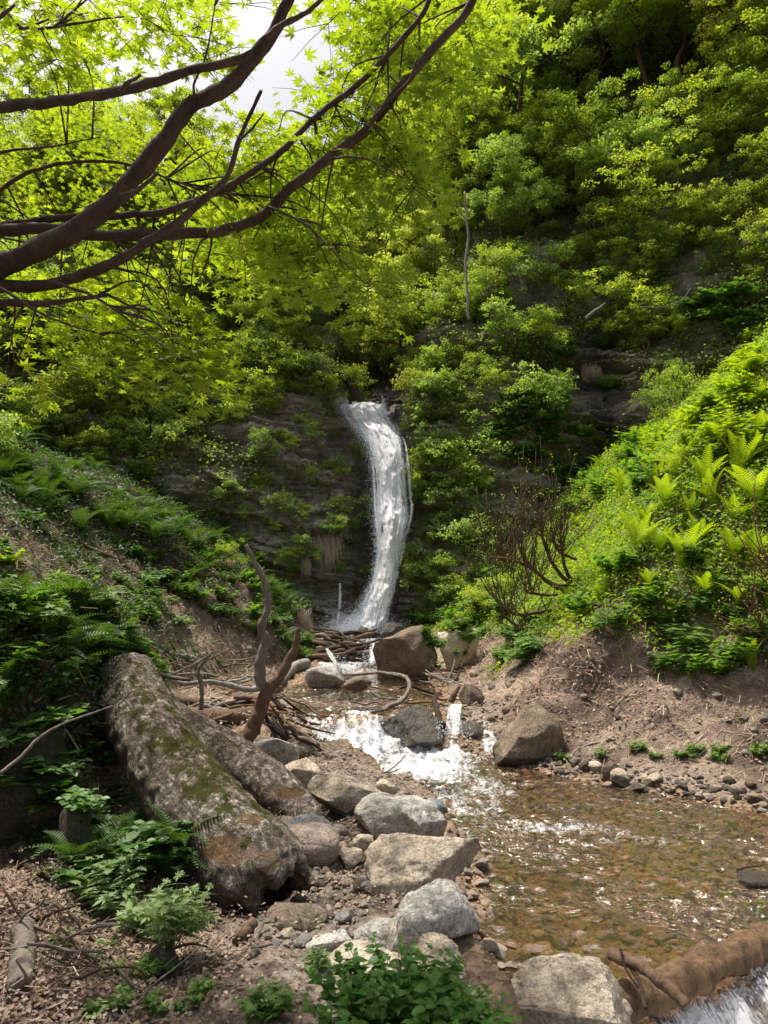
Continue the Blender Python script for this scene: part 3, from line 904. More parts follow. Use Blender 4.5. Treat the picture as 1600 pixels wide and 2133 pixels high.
BL = [
 ((738, 1650, 932, 1770), 5.55, M_RGREY, 'squared grey-tan boulder at the water edge beside a half-sunk grey cobble', .95, .75, .7, 5),
 ((758, 1735, 1002, 1880), 4.75, M_RTAN, 'large tan boulder with rough sunlit top, third from front along the water edge', .9, .8, .7, 5),
 ((798, 1830, 1002, 2010), 4.0, M_RGREY, 'big grey boulder with blue-grey facets leaning over the pool edge', .9, .8, .7, 5),
 ((828, 1943, 976, 2095), 3.45, M_RTAN, 'tan blocky boulder behind the bright nettle patch', .9, .8, .65, 5),
 ((608, 1958, 872, 2110), 3.15, M_RTAN, 'pale flat sloping slab left of the nettle patch', .95, .75, .35, 5),
 ((973, 2025, 1066, 2125), 3.1, M_RBROWN, 'small dark rounded rock between nettles and the pointed tan boulder', .35, .9, .4, 4),
 ((1035, 1985, 1345, 2185), 2.95, M_RTAN, 'pointed tan boulder at the bottom edge beside the log weir', .9, .6, .8, 5),
 ((573, 1713, 708, 1805), 4.7, M_RSMOOTH, 'smooth rounded pinkish boulder beside the lower end of the big log', .3, .9, .2, 4),
 ((588, 1696, 694, 1748), 4.95, M_RBLUE, 'smooth flat blue-grey stone lying on the pinkish rounded boulder', .3, .6, .15, 4),
 ((683, 1716, 727, 1746), 5.0, M_RSMOOTH, 'small round grey-pink stone right of the blue-grey flat stone', .3, .9, .2, 3),
 ((704, 1764, 756, 1813), 4.55, M_RTAN, 'yellowish angular stone standing on the gravel by the big tan boulder', .95, .8, .4, 4),
 ((734, 1737, 790, 1782), 4.85, M_RTAN, 'angular tan stone leaning against the squared grey-tan boulder', .9, .8, .5, 4),
 ((690, 1755, 730, 1790), 4.75, M_RTAN, 'tan cobble wedged right of the smooth pinkish boulder', .8, .8, .4, 3),
 ((555, 1880, 682, 1945), 3.72, M_RBROWN, 'grey-brown rounded rock on the path just below the big log', .5, .8, .3, 4),
 ((636, 1935, 738, 1985), 3.55, M_RGREY, 'flat grey-brown stone set in the path right of the rounded rock', .7, .8, .3, 4),
 ((733, 1912, 838, 1990), 3.68, M_RGREY, 'smooth grey slab stone tucked left of the big grey boulder', .6, .8, .25, 4),
 ((775, 1812, 838, 1848), 4.35, M_RTAN, 'small flat tan stone on top of the gravel by the big grey boulder', .8, .8, .3, 3),
 ((560, 1580, 670, 1660), 6.3, M_RTAN, 'brown flat rock shelf under leaf litter right of the second log', .8, .8, .5, 4),
 ((640, 1612, 800, 1705), 5.95, M_RTAN, 'wide tan shelf rock covered with brown litter behind the squared boulder', .85, .8, .5, 5),
 ((508, 1538, 625, 1612), 7.0, M_RGREY, 'pale whitish rock at the foot of the forked dead tree', .7, .8, .6, 4),
 ((590, 1533, 662, 1586), 7.7, M_RBROWN, 'round brown boulder under the root wad beside the cascade', .3, .9, .3, 4),
 ((790, 1468, 925, 1562), 8.8, M_RWET, 'wet dark greenish boulder splitting the two cascades', .85, .75, .6, 5),
 ((1030, 1462, 1175, 1596), 8.2, M_RBROWN, 'large brown boulder half buried in the right bank at the waterline', .75, .8, .5, 5),
 ((634, 1380, 718, 1434), 13.2, M_RGREY, 'grey-green boulder beside the bleached log at the upper pool', .7, .8, .4, 4),
 ((716, 1408, 775, 1438), 12.4, M_RBROWN, 'low brown rock in the outflow right of the grey-green boulder', .6, .8, .4, 3),
 ((776, 1302, 912, 1418), 14.6, M_RBROWN, 'big slanted brown boulder right of the driftwood dam', .8, .7, .5, 5),
 ((912, 1308, 996, 1395), 12.6, M_RTAN, 'angular tan block jutting from the right bank above the cascades', .9, .7, .5, 4),
 ((783, 1296, 842, 1330), 17.3, M_RWET, 'dark wet rock lying at the foot of the falls on the right', .7, .8, .5, 4),
 ((738, 1303, 786, 1330), 17.2, M_RWET, 'low dark rock directly under the falling water', .7, .8, .5, 4),
 ((1026, 1543, 1060, 1582), 7.75, M_RBROWN, 'upright brown cobble at the left foot of the large brown boulder', .5, .8, .4, 3),
 ((1057, 1560, 1100, 1588), 7.6, M_RSMOOTH, 'pale oblong stone lying below the large brown boulder', .3, .6, .2, 3),
 ((1270, 1600, 1322, 1642), 7.2, M_RTAN, 'pale tan stone on the right shore, larger of the two with flat tops', .8, .8, .4, 4),
 ((1333, 1608, 1382, 1642), 7.1, M_RTAN, 'small pyramid-shaped tan stone on the right shoreline', .9, .8, .4, 4),
 ((1252, 1592, 1280, 1632), 7.35, M_RBROWN, 'dark upright stone left of the pale tan shore stone', .8, .8, .4, 3),
 ((1224, 1584, 1256, 1612), 7.6, M_RTAN, 'rounded yellowish cobble on the right shoreline', .5, .8, .3, 3),
 ((1205, 1580, 1230, 1608), 7.7, M_RBROWN, 'brown cobble left of the rounded yellowish cobble', .5, .8, .3, 3),
 ((1516, 1632, 1555, 1660), 6.9, M_RSMOOTH, 'round reddish cobble on the far right shore', .25, .9, .2, 3),
 ((1556, 1650, 1600, 1684), 6.5, M_RBROWN, 'brown stone at the waterline by the right edge of the photo', .7, .8, .4, 3),
 ((878, 1662, 932, 1700), 5.95, M_RBLUE, 'half-sunk smooth grey cobble touching the squared grey-tan boulder', .3, .8, .2, 3),
 ((782, 1622, 832, 1655), 6.6, M_RTAN, 'small jagged tan rock at the foamy water edge', .9, .8, .6, 4),
 ((1535, 1812, 1650, 1850), 4.5, M_RWET, 'dark wet rock with water riffling over it at the right frame edge', .6, .8, .4, 4),
 ((-140, 1500, 185, 1790), 4.1, M_RMOSS, 'large dark mossy rock face at the left edge under the ferns', .8, .7, .6, 5),
 ((120, 1660, 190, 1800), 3.95, M_RMOSS, 'narrow mossy rock wedged against the large mossy rock face', .7, .8, .5, 4),
 ((308, 1730, 410, 1850), 4.6, M_RMOSS, 'dark mossy rock in the hollow under the big log', .7, .8, .5, 4),
 ((308, 1962, 380, 2035), 3.3, M_RMOSS, 'small mossy stone beneath the mugwort beside the path', .6, .8, .4, 4),
 ((580, 1930, 618, 1958), 3.6, M_RTAN, 'small tan stone beside the sawn log stub on the path', .6, .8, .3, 3),
 ((720, 1820, 745, 1838), 4.3, M_RTAN, 'tiny pale stone on the gravel left of the flat tan stone', .6, .8, .3, 3),
 ((486, 1440, 530, 1475), 10.0, M_RBROWN, 'brown rock among the driftwood behind the forked tree', .6, .8, .3, 3),
 ((955, 1425, 1010, 1470), 10.6, M_RBROWN, 'dark brown rock in the bank right of the narrow little cascade', .7, .8, .5, 4),
 ((1090, 1490, 1130, 1530), 9.2, M_RBROWN, 'brown rock half hidden behind the large brown boulder', .6, .8, .3, 3),
 ((965, 1500, 1010, 1540), 9.4, M_RWET, 'dark wet stone at the right foot of the narrow cascade', .6, .8, .4, 3),
]
for bb, D, m, lab, ang, dk, ro, sub in BL:
    boulder(bb, D, m, lab, ang, dk, ro, sub, sink=.12)

_vs, _fs, _k = [], [], len(_allV)
for V, F in ROCKS:
    _vs.append(V); _fs += (F + _k).tolist(); _k += len(V)
BV = BVHTree.FromPolygons(np.vstack([_allV] + _vs).tolist(), _allF.tolist() + _fs)
# hand-sized stones that can be counted: on the gravel and along the right shore
protoR = []
for k in range(10):
    V, F = rock_vf(500 + k, (1, rng.uniform(.7, .95), rng.uniform(.5, .75)), 3, .7 if k % 2 else .35, .4)
    o_me = bpy.data.meshes.new('stone')
    tmp = mk('stone', V, F, [M_RTAN, M_RGREY, M_RSMOOTH, M_RBROWN, M_RTAN][k % 5])
    protoR.append(tmp.data); bpy.data.objects.remove(tmp); bpy.data.meshes.remove(o_me)
def stones(n, poly, D, s0, s1, group, labels, seed):
    r = np.random.default_rng(seed)
    k = 0
    for _ in range(n * 6):
        if k >= n: break
        px = r.uniform(poly[0], poly[2]); py = r.uniform(poly[1], poly[3])
        p, nn, dd = hit(px, py, BVG)
        if p is None or not (D[0] < dd < D[1]): continue
        if len(poly) > 4 and not poly[4](px, py): continue
        s = r.uniform(s0, s1) * (.6 + .8 * r.random() ** 3)
        v = k % len(protoR)
        o = bpy.data.objects.new('stone', protoR[v]); col.objects.link(o)
        o.location = (p[0], p[1], p[2] + s * .12); o.scale = (s, s, s)
        o.rotation_euler = (r.uniform(-.3, .3), r.uniform(-.3, .3), r.uniform(0, 6.28))
        tag(o, labels[0], 'stone', group)
        k += 1
stones(46, (570, 1770, 800, 1900, lambda a, b: a < 560 + (b - 1650) * 1.5 and a > 600 - (1900 - b) * .1), (3.2, 6), .05, .11, 'loose stones on the gravel path', ['loose fist-sized stone on the gravel between the big log and the boulders'], 1)
stones(34, (520, 1900, 760, 2000), (3, 5), .04, .09, 'small stones set in the path', ['small stone bedded in the brown path left of the grey slabs'], 2)
stones(70, (1130, 1590, 1600, 1675, lambda a, b: abs(b - (1585 + (a - 1130) * .18)) < 28), (5, 10), .05, .13, 'cobbles along the right shoreline', ['small cobble among others along the right shoreline'], 3)
stones(26, (1100, 1440, 1600, 1600), (6, 12), .05, .13, 'stones on the right bank', ['stone lying loose in the dry litter of the right bank'], 4)
stones(22, (930, 1400, 1100, 1500), (7, 13), .08, .2, 'rocks in the bank above the narrow cascade', ['rock among roots in the bank above the narrow cascade'], 6)
stones(16, (430, 1200, 600, 1380), (9, 16), .08, .22, 'stones in the left slope scarp', ['stone sticking out of the eroded scarp of the left slope'], 7)

# gravel: beyond counting
def gravel(name, n, region, dd, s0, s1, seed, mat):
    r = np.random.default_rng(seed)
    P = []
    x = r.uniform(region[0], region[2], n * 3); y = r.uniform(region[1], region[3], n * 3)
    z, dl, dr, ds, mr = ground(x, y, False)
    d = dd(x, y, dl, dr, ds, mr)
    k = np.where(r.random(n * 3) < d)[0][:n]
    TV, TF = rock_vf(seed, (1, .8, .55), 2, .7, .3)
    s = r.uniform(s0, s1, len(k)) * (.5 + r.random(len(k)) ** 2)
    V, F, t = scatter(TV, TF, np.stack([x[k], y[k], z[k] + s * .15], -1), frames(r.normal(0, .3, (len(k), 3)) + [0, 0, 1], r.random(len(k)) * 6.28, s), r.random(len(k)))
    o = mk(name, V, F, mat, None, False, {'tint': t}); tag(o, kind='stuff')
    return o
def gravel_mat():
    t = NT('gravel'); a = t.attr('tint').outputs['Fac']; n = t.noise(t.world(), 40, 4, .7)
    c = t.ramp(a, [(0, (.16, .12, .09)), (.3, (.33, .26, .2)), (.6, (.24, .22, .2)), (.8, (.42, .35, .28)), (1, (.3, .2, .15))])
    return t.fin(t.bsdf(t.mix(t.math('MULTIPLY', n, .6), c, (.1, .08, .06)), .85, .25, t.bump(n, .5, .01)))
M_GRAV = gravel_mat()
tag(gravel('gravel', 5200, (-1.2, 2.3, .9, 8.6), lambda x, y, dl, dr, ds, mr: (dl < 0) * (.12 + .88 * np.exp(-((dl + .55) / .5) ** 2) * (y > 3.4)) * (mr > 1.05), .012, .04, 11, M_GRAV), 'loose pale gravel spread over the path between log and boulders', 'gravel')
tag(gravel('gravel', 2600, (.8, 5.5, 4.5, 10), lambda x, y, dl, dr, ds, mr: (dr > -.12) * np.exp(-((dr - .12) / .22) ** 2), .015, .06, 12, M_GRAV), 'wet shingle along the foot of the right bank', 'gravel')
tag(gravel('stream_bed_pebbles', 2600, (.3, 2.8, 4.6, 9), lambda x, y, dl, dr, ds, mr: (dl > 0) * (dr < 0) * (weir_d(x, y) > 0) * .8, .03, .10, 13, M_GRAV), 'brown pebbles on the bed of the clear pool', 'pebbles')

# ================================================================ BIG LOGS
def log_mat(name, lightc, mossy):
    t = NT(name)
    fl = t.n('Attribute'); fl.attribute_name = 'flow'
    mp = t.n('Mapping'); t.link(fl.outputs['Vector'], mp.inputs[0]); mp.inputs['Scale'].default_value = (1, 1, 1)
    v = mp.outputs[0]
    w3 = t.coord()
    dn = t.n('TexNoise'); t.link(w3, dn.inputs['Vector']); dn.inputs['Scale'].default_value = 9
    va = t.n('VectorMath'); va.operation = 'MULTIPLY_ADD'; t.link(dn.outputs['Color'], va.inputs[0]); va.inputs[1].default_value = (.09, .09, .09); t.link(w3, va.inputs[2])
    vd = va.outputs[0]
    vf = vd
    plates = t.voro(vf, 30, 'DISTANCE_TO_EDGE'); cell = t.voro(vf, 30, 'F1', 'Color')
    cs_ = t.n('SeparateColor'); t.link(cell, cs_.inputs[0])
    n1 = t.noise(w3, 4, 5, .7); n2 = t.noise(vf, 32, 5, .8); n3 = t.noise(w3, 90, 3, .8)
    flk = t.noise(w3, 24, 6, .8, .3)
    c = t.mix(t.ramp(flk, [(.42, 0.), (.56, 1.)]), (.29, .225, .17), lightc)
    c = t.mix(t.ramp(n1, [(.5, 0.), (.62, .8)]), c, (.24, .18, .13))
    c = t.mix(t.ramp(n2, [(.36, .7), (.5, 0.)]), c, (.07, .055, .042))
    c = t.mix(t.ramp(plates, [(0, .3), (.04, 0.)]), c, (.06, .045, .035))
    c = t.mix(t.ramp(n3, [(.3, .4), (.5, 0.)]), c, (.06, .05, .04))
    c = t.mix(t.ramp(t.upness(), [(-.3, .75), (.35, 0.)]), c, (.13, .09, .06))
    gm = t.n('Mapping'); t.link(fl.outputs['Vector'], gm.inputs[0]); gm.inputs['Scale'].default_value = (22, 2.2, 1)
    gno = t.noise(gm.outputs[0], 1.6, 5, .7, .5)
    c = t.mix(t.ramp(gno, [(.38, .75), (.52, 0.)]), c, (.10, .075, .055))
    wd = t.attr('wood').outputs['Fac']
    grain = t.n('Mapping'); t.link(fl.outputs['Vector'], grain.inputs[0]); grain.inputs['Scale'].default_value = (12, 1.3, 1)
    gn = t.noise(grain.outputs[0], 2.5, 6, .7)
    wood = t.mix(gn, (.12, .065, .035), (.50, .32, .17))
    wood = t.mix(t.ramp(n1, [(.45, 0.), (.6, .8)]), wood, (.42, .33, .24))
    wm = t.ramp(t.math('ADD', wd, t.math('MULTIPLY', t.math('SUBTRACT', n1, .5), .9)), [(.48, 0.), (.53, 1.)])
    c = t.mix(wm, c, wood)
    ms = t.attr('moss').outputs['Fac']
    mn = t.ramp(t.math('ADD', t.math('MULTIPLY', ms, mossy * .5), t.math('MULTIPLY', t.math('SUBTRACT', t.noise(w3, 9, 6, .8), .5), 1.9)), [(.5, 0.), (.62, 1.)])
    c = t.mix(mn, c, t.mix(n2, (.045, .05, .012), (.17, .17, .03)))
    h = t.math('ADD', t.math('MULTIPLY', t.ramp(plates, [(0, 0.), (.1, 1.)]), .22), t.math('MULTIPLY', n2, 1.0))
    h = t.math('ADD', h, t.math('MULTIPLY', t.ramp(flk, [(.42, 0.), (.54, 1.)]), .9))
    h = t.math('ADD', h, t.math('MULTIPLY', gno, 1.2)); h = t.math('ADD', h, t.math('MULTIPLY', n3, .3)); h = t.math('ADD', h, t.math('MULTIPLY', cs_.outputs[1], .35))
    h = t.math('ADD', h, t.math('MULTIPLY', mn, .5))
    return t.fin(t.bsdf(c, .9, .2, t.bump(h, 1.0, .03)))
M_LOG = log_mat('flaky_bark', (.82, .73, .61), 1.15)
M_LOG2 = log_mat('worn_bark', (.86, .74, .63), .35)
M_ROT = barkmat('rotten_wood', (.05, .035, .025), (.13, .085, .05), 8, .8)

def big_log(name, path, label, mat, woodspots, mosstop, seed, hollow=True):
    """path: px,py,D,radius"""
    P = np.array([[*at(a, b, D), r] for a, b, D, r in path])
    R = resample(P, 150); seg = 96
    V, F = tube(R[:, :3], R[:, 3], seg, caps=False)
    m = len(R)
    C = np.repeat(R[:, :3], seg, 0)
    dirv = V - C; rr = np.linalg.norm(dirv, axis=1)[:, None]; dirv /= rr
    d = .06 * fbm(V, 1.8, 3, seed) + .035 * fbm(V, 9, 4, seed + 1)
    # bark plates
    fl = fbm(V, 16, 2, seed + 2); d = d + .035 * np.round(fl * 2.5) / 2.5
    tt = np.repeat(np.linspace(0, 1, m), seg)
    th = np.tile(np.linspace(0, 2 * PI, seg, endpoint=False), m)
    wood = np.zeros(len(V)); pxy = np.array([topx(p) for p in V])
    for (sx_, sy_, rx, ry, k) in woodspots:
        wood = np.maximum(wood, k * np.exp(-(((pxy[:, 0] - sx_) / rx) ** 2 + ((pxy[:, 1] - sy_) / ry) ** 2)))
    d = d - .03 * sstep(.35, .6, wood)
    V = C + dirv * rr * (1 + d[:, None])
    # ragged lower end
    endt = sstep(.93, 1.0, tt)
    T = R[-1, :3] - R[-4, :3]; T /= np.linalg.norm(T)
    V = V + (T[None] * (endt * .05 * fbm(np.c_[np.cos(th) * 2, np.sin(th) * 2, th * 0], 1.6, 3, seed + 5))[:, None])
    up = dirv[:, 2]
    moss = (sstep(-.1, .9, up) * .35 + mosstop * np.exp(-((up - .75) / .3) ** 2) * (.6 + .4 * fbm(V, 1.5, 2, seed + 7))).clip(0, 1.2)
    arc = np.repeat(np.r_[0, np.cumsum(np.linalg.norm(np.diff(R[:, :3], axis=0), axis=1))], seg)
    o = empty(name, R[-1, :3])
    tag(o, label, 'log')
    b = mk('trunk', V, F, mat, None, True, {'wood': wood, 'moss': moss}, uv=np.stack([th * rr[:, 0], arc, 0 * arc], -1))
    parent_keep(b, o)
    # hollow rotten core recessed in each end
    for nm, ring, inner, s_ in (('rotten_core', -1, -9, 1), ('broken_top', 0, 5, -1)):
        rg = V.reshape(m, seg, 3)[ring]; c0 = rg.mean(0); cin = R[inner, :3]
        n2_ = 12; L = []
        for q in range(n2_ + 1):
            f = q / n2_
            ringp = rg * (1 - f) + (cin + (rg - c0) * .05) * f
            ringp = ringp + .03 * np.sin(f * PI) * fbm(ringp, 9, 3, seed + q)[:, None] * 2
            L.append(ringp)
        VV = np.vstack(L)
        cc_ = mk(nm, VV, grid_faces(n2_ + 1, seg, True)[:, ::s_], M_ROT, None, True, {'tint': np.full(len(VV), .5)})
        parent_keep(cc_, o)
    return o
big_log('fallen_log', [(262, 1415, 5.15, .21), (286, 1480, 4.9, .225), (340, 1580, 4.55, .235), (410, 1675, 4.3, .24), (478, 1750, 4.12, .245), (533, 1808, 3.98, .25), (558, 1842, 3.93, .23), (570, 1868, 3.9, .18)],
        'thick mossy log with flaky grey bark leaning down onto the path', M_LOG,
        [(470, 1770, 70, 38, 1.0), (560, 1790, 60, 60, .55), (430, 1700, 30, 14, .5), (520, 1700, 50, 16, .75), (600, 1830, 30, 50, .5)], 1.0, 31)
big_log('fallen_log', [(320, 1495, 6.0, .18), (400, 1538, 5.8, .19), (490, 1592, 5.6, .19), (570, 1650, 5.35, .175), (630, 1697, 5.15, .13), (668, 1726, 5.0, .07)],
        'thinner weathered log lying behind the thick mossy log', M_LOG2,
        [(600, 1650, 60, 20, .8), (500, 1560, 60, 12, .5)], .15, 47)

# ================================================================ DRIFTWOOD AND DEAD WOOD
M_BRN = barkmat('brown_deadwood', (.11, .07, .045), (.27, .185, .12), 20, 1.0)
M_ORG = barkmat('orange_deadwood', (.20, .11, .06), (.42, .26, .15), 20, 1.0)
M_WHT = barkmat('bleached_wood', (.27, .24, .21), (.52, .48, .43), 20, 1.0)
M_GRW = barkmat('grey_wood', (.17, .14, .115), (.36, .31, .26), 20, 1.0)
M_DRK = barkmat('wet_dark_wood', (.035, .025, .02), (.11, .075, .05), 20, 1.0)
WM = {'b': M_BRN, 'o': M_ORG, 'w': M_WHT, 'g': M_GRW, 'd': M_DRK}

def limb(pts, D, w0, w1, seg=10, n=None, wob=.25, seed=0, jag=0):
    """px polyline at depth(s) D, pixel widths -> tube V,F"""
    k = len(pts)
    if isinstance(D, str):                          # lying on the surface it is seen on
        S_ = [surf(a, b) for a, b in pts]
        rad = np.interp(np.linspace(0, 1, k), [0, 1], [w0, w1]) / 2 / FPX * np.array([q[1] for q in S_])
        P = np.array(S_); P[:, 2] += rad * .7
        return tube(P, rad, seg, n or max(8, k * 7), wob, seed)
    Ds = np.broadcast_to(np.asarray(D, float), (k,)) if np.ndim(D) == 0 else np.interp(np.linspace(0, 1, k), np.linspace(0, 1, len(D)), D)
    P = np.array([at(a, b, d) for (a, b), d in zip(pts, Ds)])
    rad = np.interp(np.linspace(0, 1, k), [0, 1], [w0, w1]) / 2 / FPX * Ds
    if rad.max() > .004 and n != 0:
        q = resample(np.c_[P, rad], n or max(10, k * 7)); P, rad = q[:, :3], np.maximum(q[:, 3], 1e-4)
        for ax_ in range(3): P[:, ax_] += rad * .45 * fbm(P + 31 * ax_, .16 / rad.max(), 3, seed + 3)
    if jag: P = P + np.random.default_rng(seed).normal(0, jag, P.shape)
    return tube(P, rad, seg, n or max(8, k * 7), wob, seed)

def wood_thing(name, label, cat, limbs, mat, group=None, pname='branch', seed=0):
    """limbs: list of (pts, D, w0, w1[, mat])"""
    if len(limbs) == 1:
        pts, D, w0, w1 = limbs[0][:4]
        V, F = limb(pts, D, w0, w1, 10, None, .25, seed)
        c = V.mean(0)
        o = mk(name, V - c, F, WM[mat] if isinstance(mat, str) else mat); o.location = c
        tag(o, label, cat, group); return o
    P0_ = surf(*limbs[0][0][0]) if isinstance(limbs[0][1], str) else at(*limbs[0][0][0], limbs[0][1] if np.ndim(limbs[0][1]) == 0 else limbs[0][1][0])
    o = empty(name, P0_); tag(o, label, cat, group)
    for i, L in enumerate(limbs):
        pts, D, w0, w1 = L[:4]; mm = L[4] if len(L) > 4 else mat
        V, F = limb(pts, D, w0, w1, 12, None, .25, seed + i)
        ch = mk('trunk' if i == 0 else pname, V, F, WM[mm]); parent_keep(ch, o)
    return o
wood_thing('dead_tree', 'forked dead trunk standing by the stream, bare branch tall, broken orange stub', 'dead tree', [
    ([(512, 1552), (530, 1505), (545, 1465), (560, 1435), (585, 1400), (606, 1362), (618, 1330), (621, 1308)], 7.3, 34, 10, 'b'),
    ([(556, 1440), (543, 1415), (546, 1370), (557, 1328), (546, 1308), (556, 1262), (551, 1222), (536, 1185), (524, 1160), (511, 1134)], [7.3, 7.2, 7.1], 24, 8, 'g'),
    ([(548, 1432), (520, 1436), (490, 1432), (455, 1422), (420, 1418), (385, 1424), (345, 1412)], [7.3, 7.1, 6.8], 14, 7, 'w')], 'b', seed=3)
wood_thing('dead_branch', 'long bleached fallen branch slanting down to the back of the second log', 'branch', [
    ([(95, 1208), (140, 1225), (172, 1246), (190, 1276), (235, 1340), (290, 1395), (345, 1440), (385, 1490)], [6.6, 6.4, 6.2], 8, 15, 'g'),
    ([(95, 1206), (130, 1212), (156, 1224), (160, 1236)], [6.6, 6.5], 4, 4, 'w'),
    ([(300, 1402), (250, 1395), (230, 1390)], [6.3, 6.2], 7, 3, 'w'),
    ([(310, 1418), (370, 1400), (420, 1375), (445, 1357)], [6.3, 6.2], 6, 4, 'w')], 'g', seed=5)
WS = [
 ('crooked bare branch with bark stubs standing beside the forked dead tree', [([(418, 1480), (420, 1430), (415, 1395), (432, 1370), (440, 1358)], 6.9, 10, 5, 'g')]),
 ('pale smooth log propped against the grey-green boulder', [([(560, 1448), (585, 1425), (605, 1402), (640, 1390)], 'g', 22, 24, 'w')]),
 ('thick brown driftwood trunk lying behind the forked dead tree', [([(370, 1500), (430, 1503), (500, 1505), (580, 1490)], 'g', 34, 30, 'b')]),
 ('tan driftwood log with an upturned root, behind the brown driftwood trunk', [([(470, 1490), (500, 1483), (560, 1482)], 'g', 16, 12, 'o'), ([(505, 1486), (490, 1470), (495, 1455), (507, 1448)], 'g', 13, 7, 'o')]),
 ('straight tan pole lying across the driftwood behind the forked tree', [([(430, 1475), (500, 1467), (590, 1462)], 'g', 11, 9, 'o')]),
 ('broad dark trunk section at the back of the left driftwood pile', [([(340, 1462), (400, 1468), (450, 1472)], 'g', 22, 16, 'b')]),
 ('splintered plank-like branch leaning down to the cascade lip', [([(588, 1470), (612, 1500), (636, 1535), (660, 1558)], 'g', 15, 13, 'g')]),
 ('long hooked bleached driftwood branch arching over the upper pool', [([(715, 1405), (760, 1404), (800, 1402), (845, 1410), (852, 1435), (835, 1460), (812, 1470), (795, 1488), (778, 1500)], [11.5, 10.4, 9.6], 5, 12, 'g'), ([(800, 1402), (830, 1408), (850, 1407)], [10.8, 10.7], 5, 3, 'g')]),
 ('thin dark stick poking from the lip of the left cascade', [([(742, 1490), (775, 1484), (808, 1478)], 9.6, 4, 3, 'd')]),
 ('dead stick lying against the right bank above the narrow cascade', [([(885, 1395), (900, 1425), (915, 1450)], 'g', 9, 11, 'b')]),
 ('short dark log end beside the narrow little cascade', [([(905, 1452), (913, 1480), (922, 1512)], [9.8, 9.2], 10, 14, 'd')]),
 ('brown root stub right above the narrow little cascade', [([(940, 1462), (948, 1445), (956, 1430)], 9.7, 15, 8, 'b')]),
 ('slim bare twig standing in the foamy water', [([(800, 1612), (825, 1594), (848, 1570)], [6.9, 7.1], 3, 1.5, 'd'), ([(800, 1612), (822, 1606), (835, 1600)], 6.9, 3, 1.5, 'd')]),
 ('small twig lying in the stream right of the foamy water', [([(943, 1607), (955, 1600), (968, 1590)], 'g', 3, 2, 'd')]),
 ('pale curved root on the shore beside the large brown boulder', [([(1180, 1588), (1200, 1565), (1225, 1553), (1245, 1548)], 'g', 3, 4, 'w')]),
 ('knotted root lying at the waterline right of the large brown boulder', [([(1145, 1578), (1152, 1598), (1168, 1612), (1195, 1608)], 'g', 8, 5, 'g')]),
 ('short bark-stripped stick by the waterline right of the brown boulder', [([(1130, 1585), (1160, 1583), (1185, 1578)], 'g', 6, 8, 'b')]),
 ('rotting grey log chunk on the ground at the left edge', [([(52, 1948), (48, 2000), (40, 2075)], 'g', 42, 46, 'g')]),
 ('small knobby root end lying below the rotting log chunk', [([(72, 2065), (80, 2090), (120, 2128)], 'g', 12, 14, 'b')]),
 ('sawn brown log stub lying in the path below the thick log', [([(528, 1932), (510, 1955), (492, 1972)], 'g', 24, 27, 'b')]),
 ('split grey branch piece right beside the sawn log stub', [([(545, 1930), (535, 1955), (525, 1972)], 'g', 12, 12, 'g')]),
 ('dark bark-covered branch piece under the end of the thick log', [([(470, 1905), (500, 1895), (532, 1885)], 'g', 15, 17, 'd')]),
 ('long pale stick lying across the path near the sawn stub', [([(515, 1980), (560, 1970), (600, 1963), (632, 1957)], 'g', 5, 7, 'g')]),
 ('bent bare branch hanging over the mossy rock at the left edge', [([(0, 1612), (40, 1580), (80, 1538), (130, 1508), (175, 1492), (235, 1470)], [3.4, 3.6, 3.9], 8, 3, 'g')]),
 ('dark arching branch lying along the ground at the left edge', [([(-10, 1752), (30, 1790), (80, 1822), (130, 1840), (170, 1848)], 'g', 13, 6, 'd')]),
 ('dark twisted root under the arching branch at the left edge', [([(-10, 1845), (40, 1858), (70, 1868), (98, 1872)], 'g', 9, 5, 'd')]),
 ('thin dead stem lying in the litter right of the rotting log chunk', [([(130, 1945), (145, 1990), (170, 2010), (205, 2030)], 'g', 5, 3, 'g')]),
 ('dark reddish driftwood branch jammed nose down in the log weir', [([(1272, 1985), (1310, 2000), (1345, 2015), (1380, 2050), (1425, 2095)], [3.55, 3.4, 3.25], 24, 22, 'b'), ([(1300, 2000), (1325, 2030), (1338, 2070), (1345, 2100)], [3.5, 3.25], 9, 8, 'd')]),
 ('thin wet branch leaning in the weir left of the reddish driftwood', [([(1292, 1975), (1305, 2020), (1330, 2060)], [3.5, 3.4], 5, 4, 'd')]),
 ('golden brown waterlogged branch along the foot of the big grey boulder', [([(985, 1935), (1020, 1960), (1075, 1978)], 'g', 13, 5, 'o')]),
 ('small dark twig caught on the wet rock at the right frame edge', [([(1535, 1812), (1560, 1806), (1590, 1802)], 4.4, 5, 3, 'd')]),
 ('dark leaning log at the lip of the falls on the left', [([(705, 770), (730, 800), (757, 838)], [20.6, 20.2], 18, 15, 'd')]),
 ('pale stick on the left slope pointing down to the right', [([(50, 1075), (90, 1105), (130, 1137)], 'g', 5, 7, 'g')]),
 ('long grey dead stem on the left slope below the ferns', [([(160, 1130), (210, 1155), (250, 1170), (280, 1198)], 'g', 9, 7, 'b')]),
 ('fallen brown stick lying in front of the left slope foot', [([(275, 1338), (310, 1362), (345, 1380)], 'g', 7, 9, 'b')]),
 ('second brown stick lying parallel below the fallen brown stick', [([(215, 1352), (265, 1368), (340, 1385)], 'g', 9, 10, 'g')]),
]
for i, (lab, L) in enumerate(WS):
    wood_thing('driftwood' if 'drift' in lab else ('log' if 'log' in lab.split()[:4] else 'dead_branch'), lab, 'driftwood' if 'drift' in lab else 'dead wood', L, L[0][4], seed=20 + i)

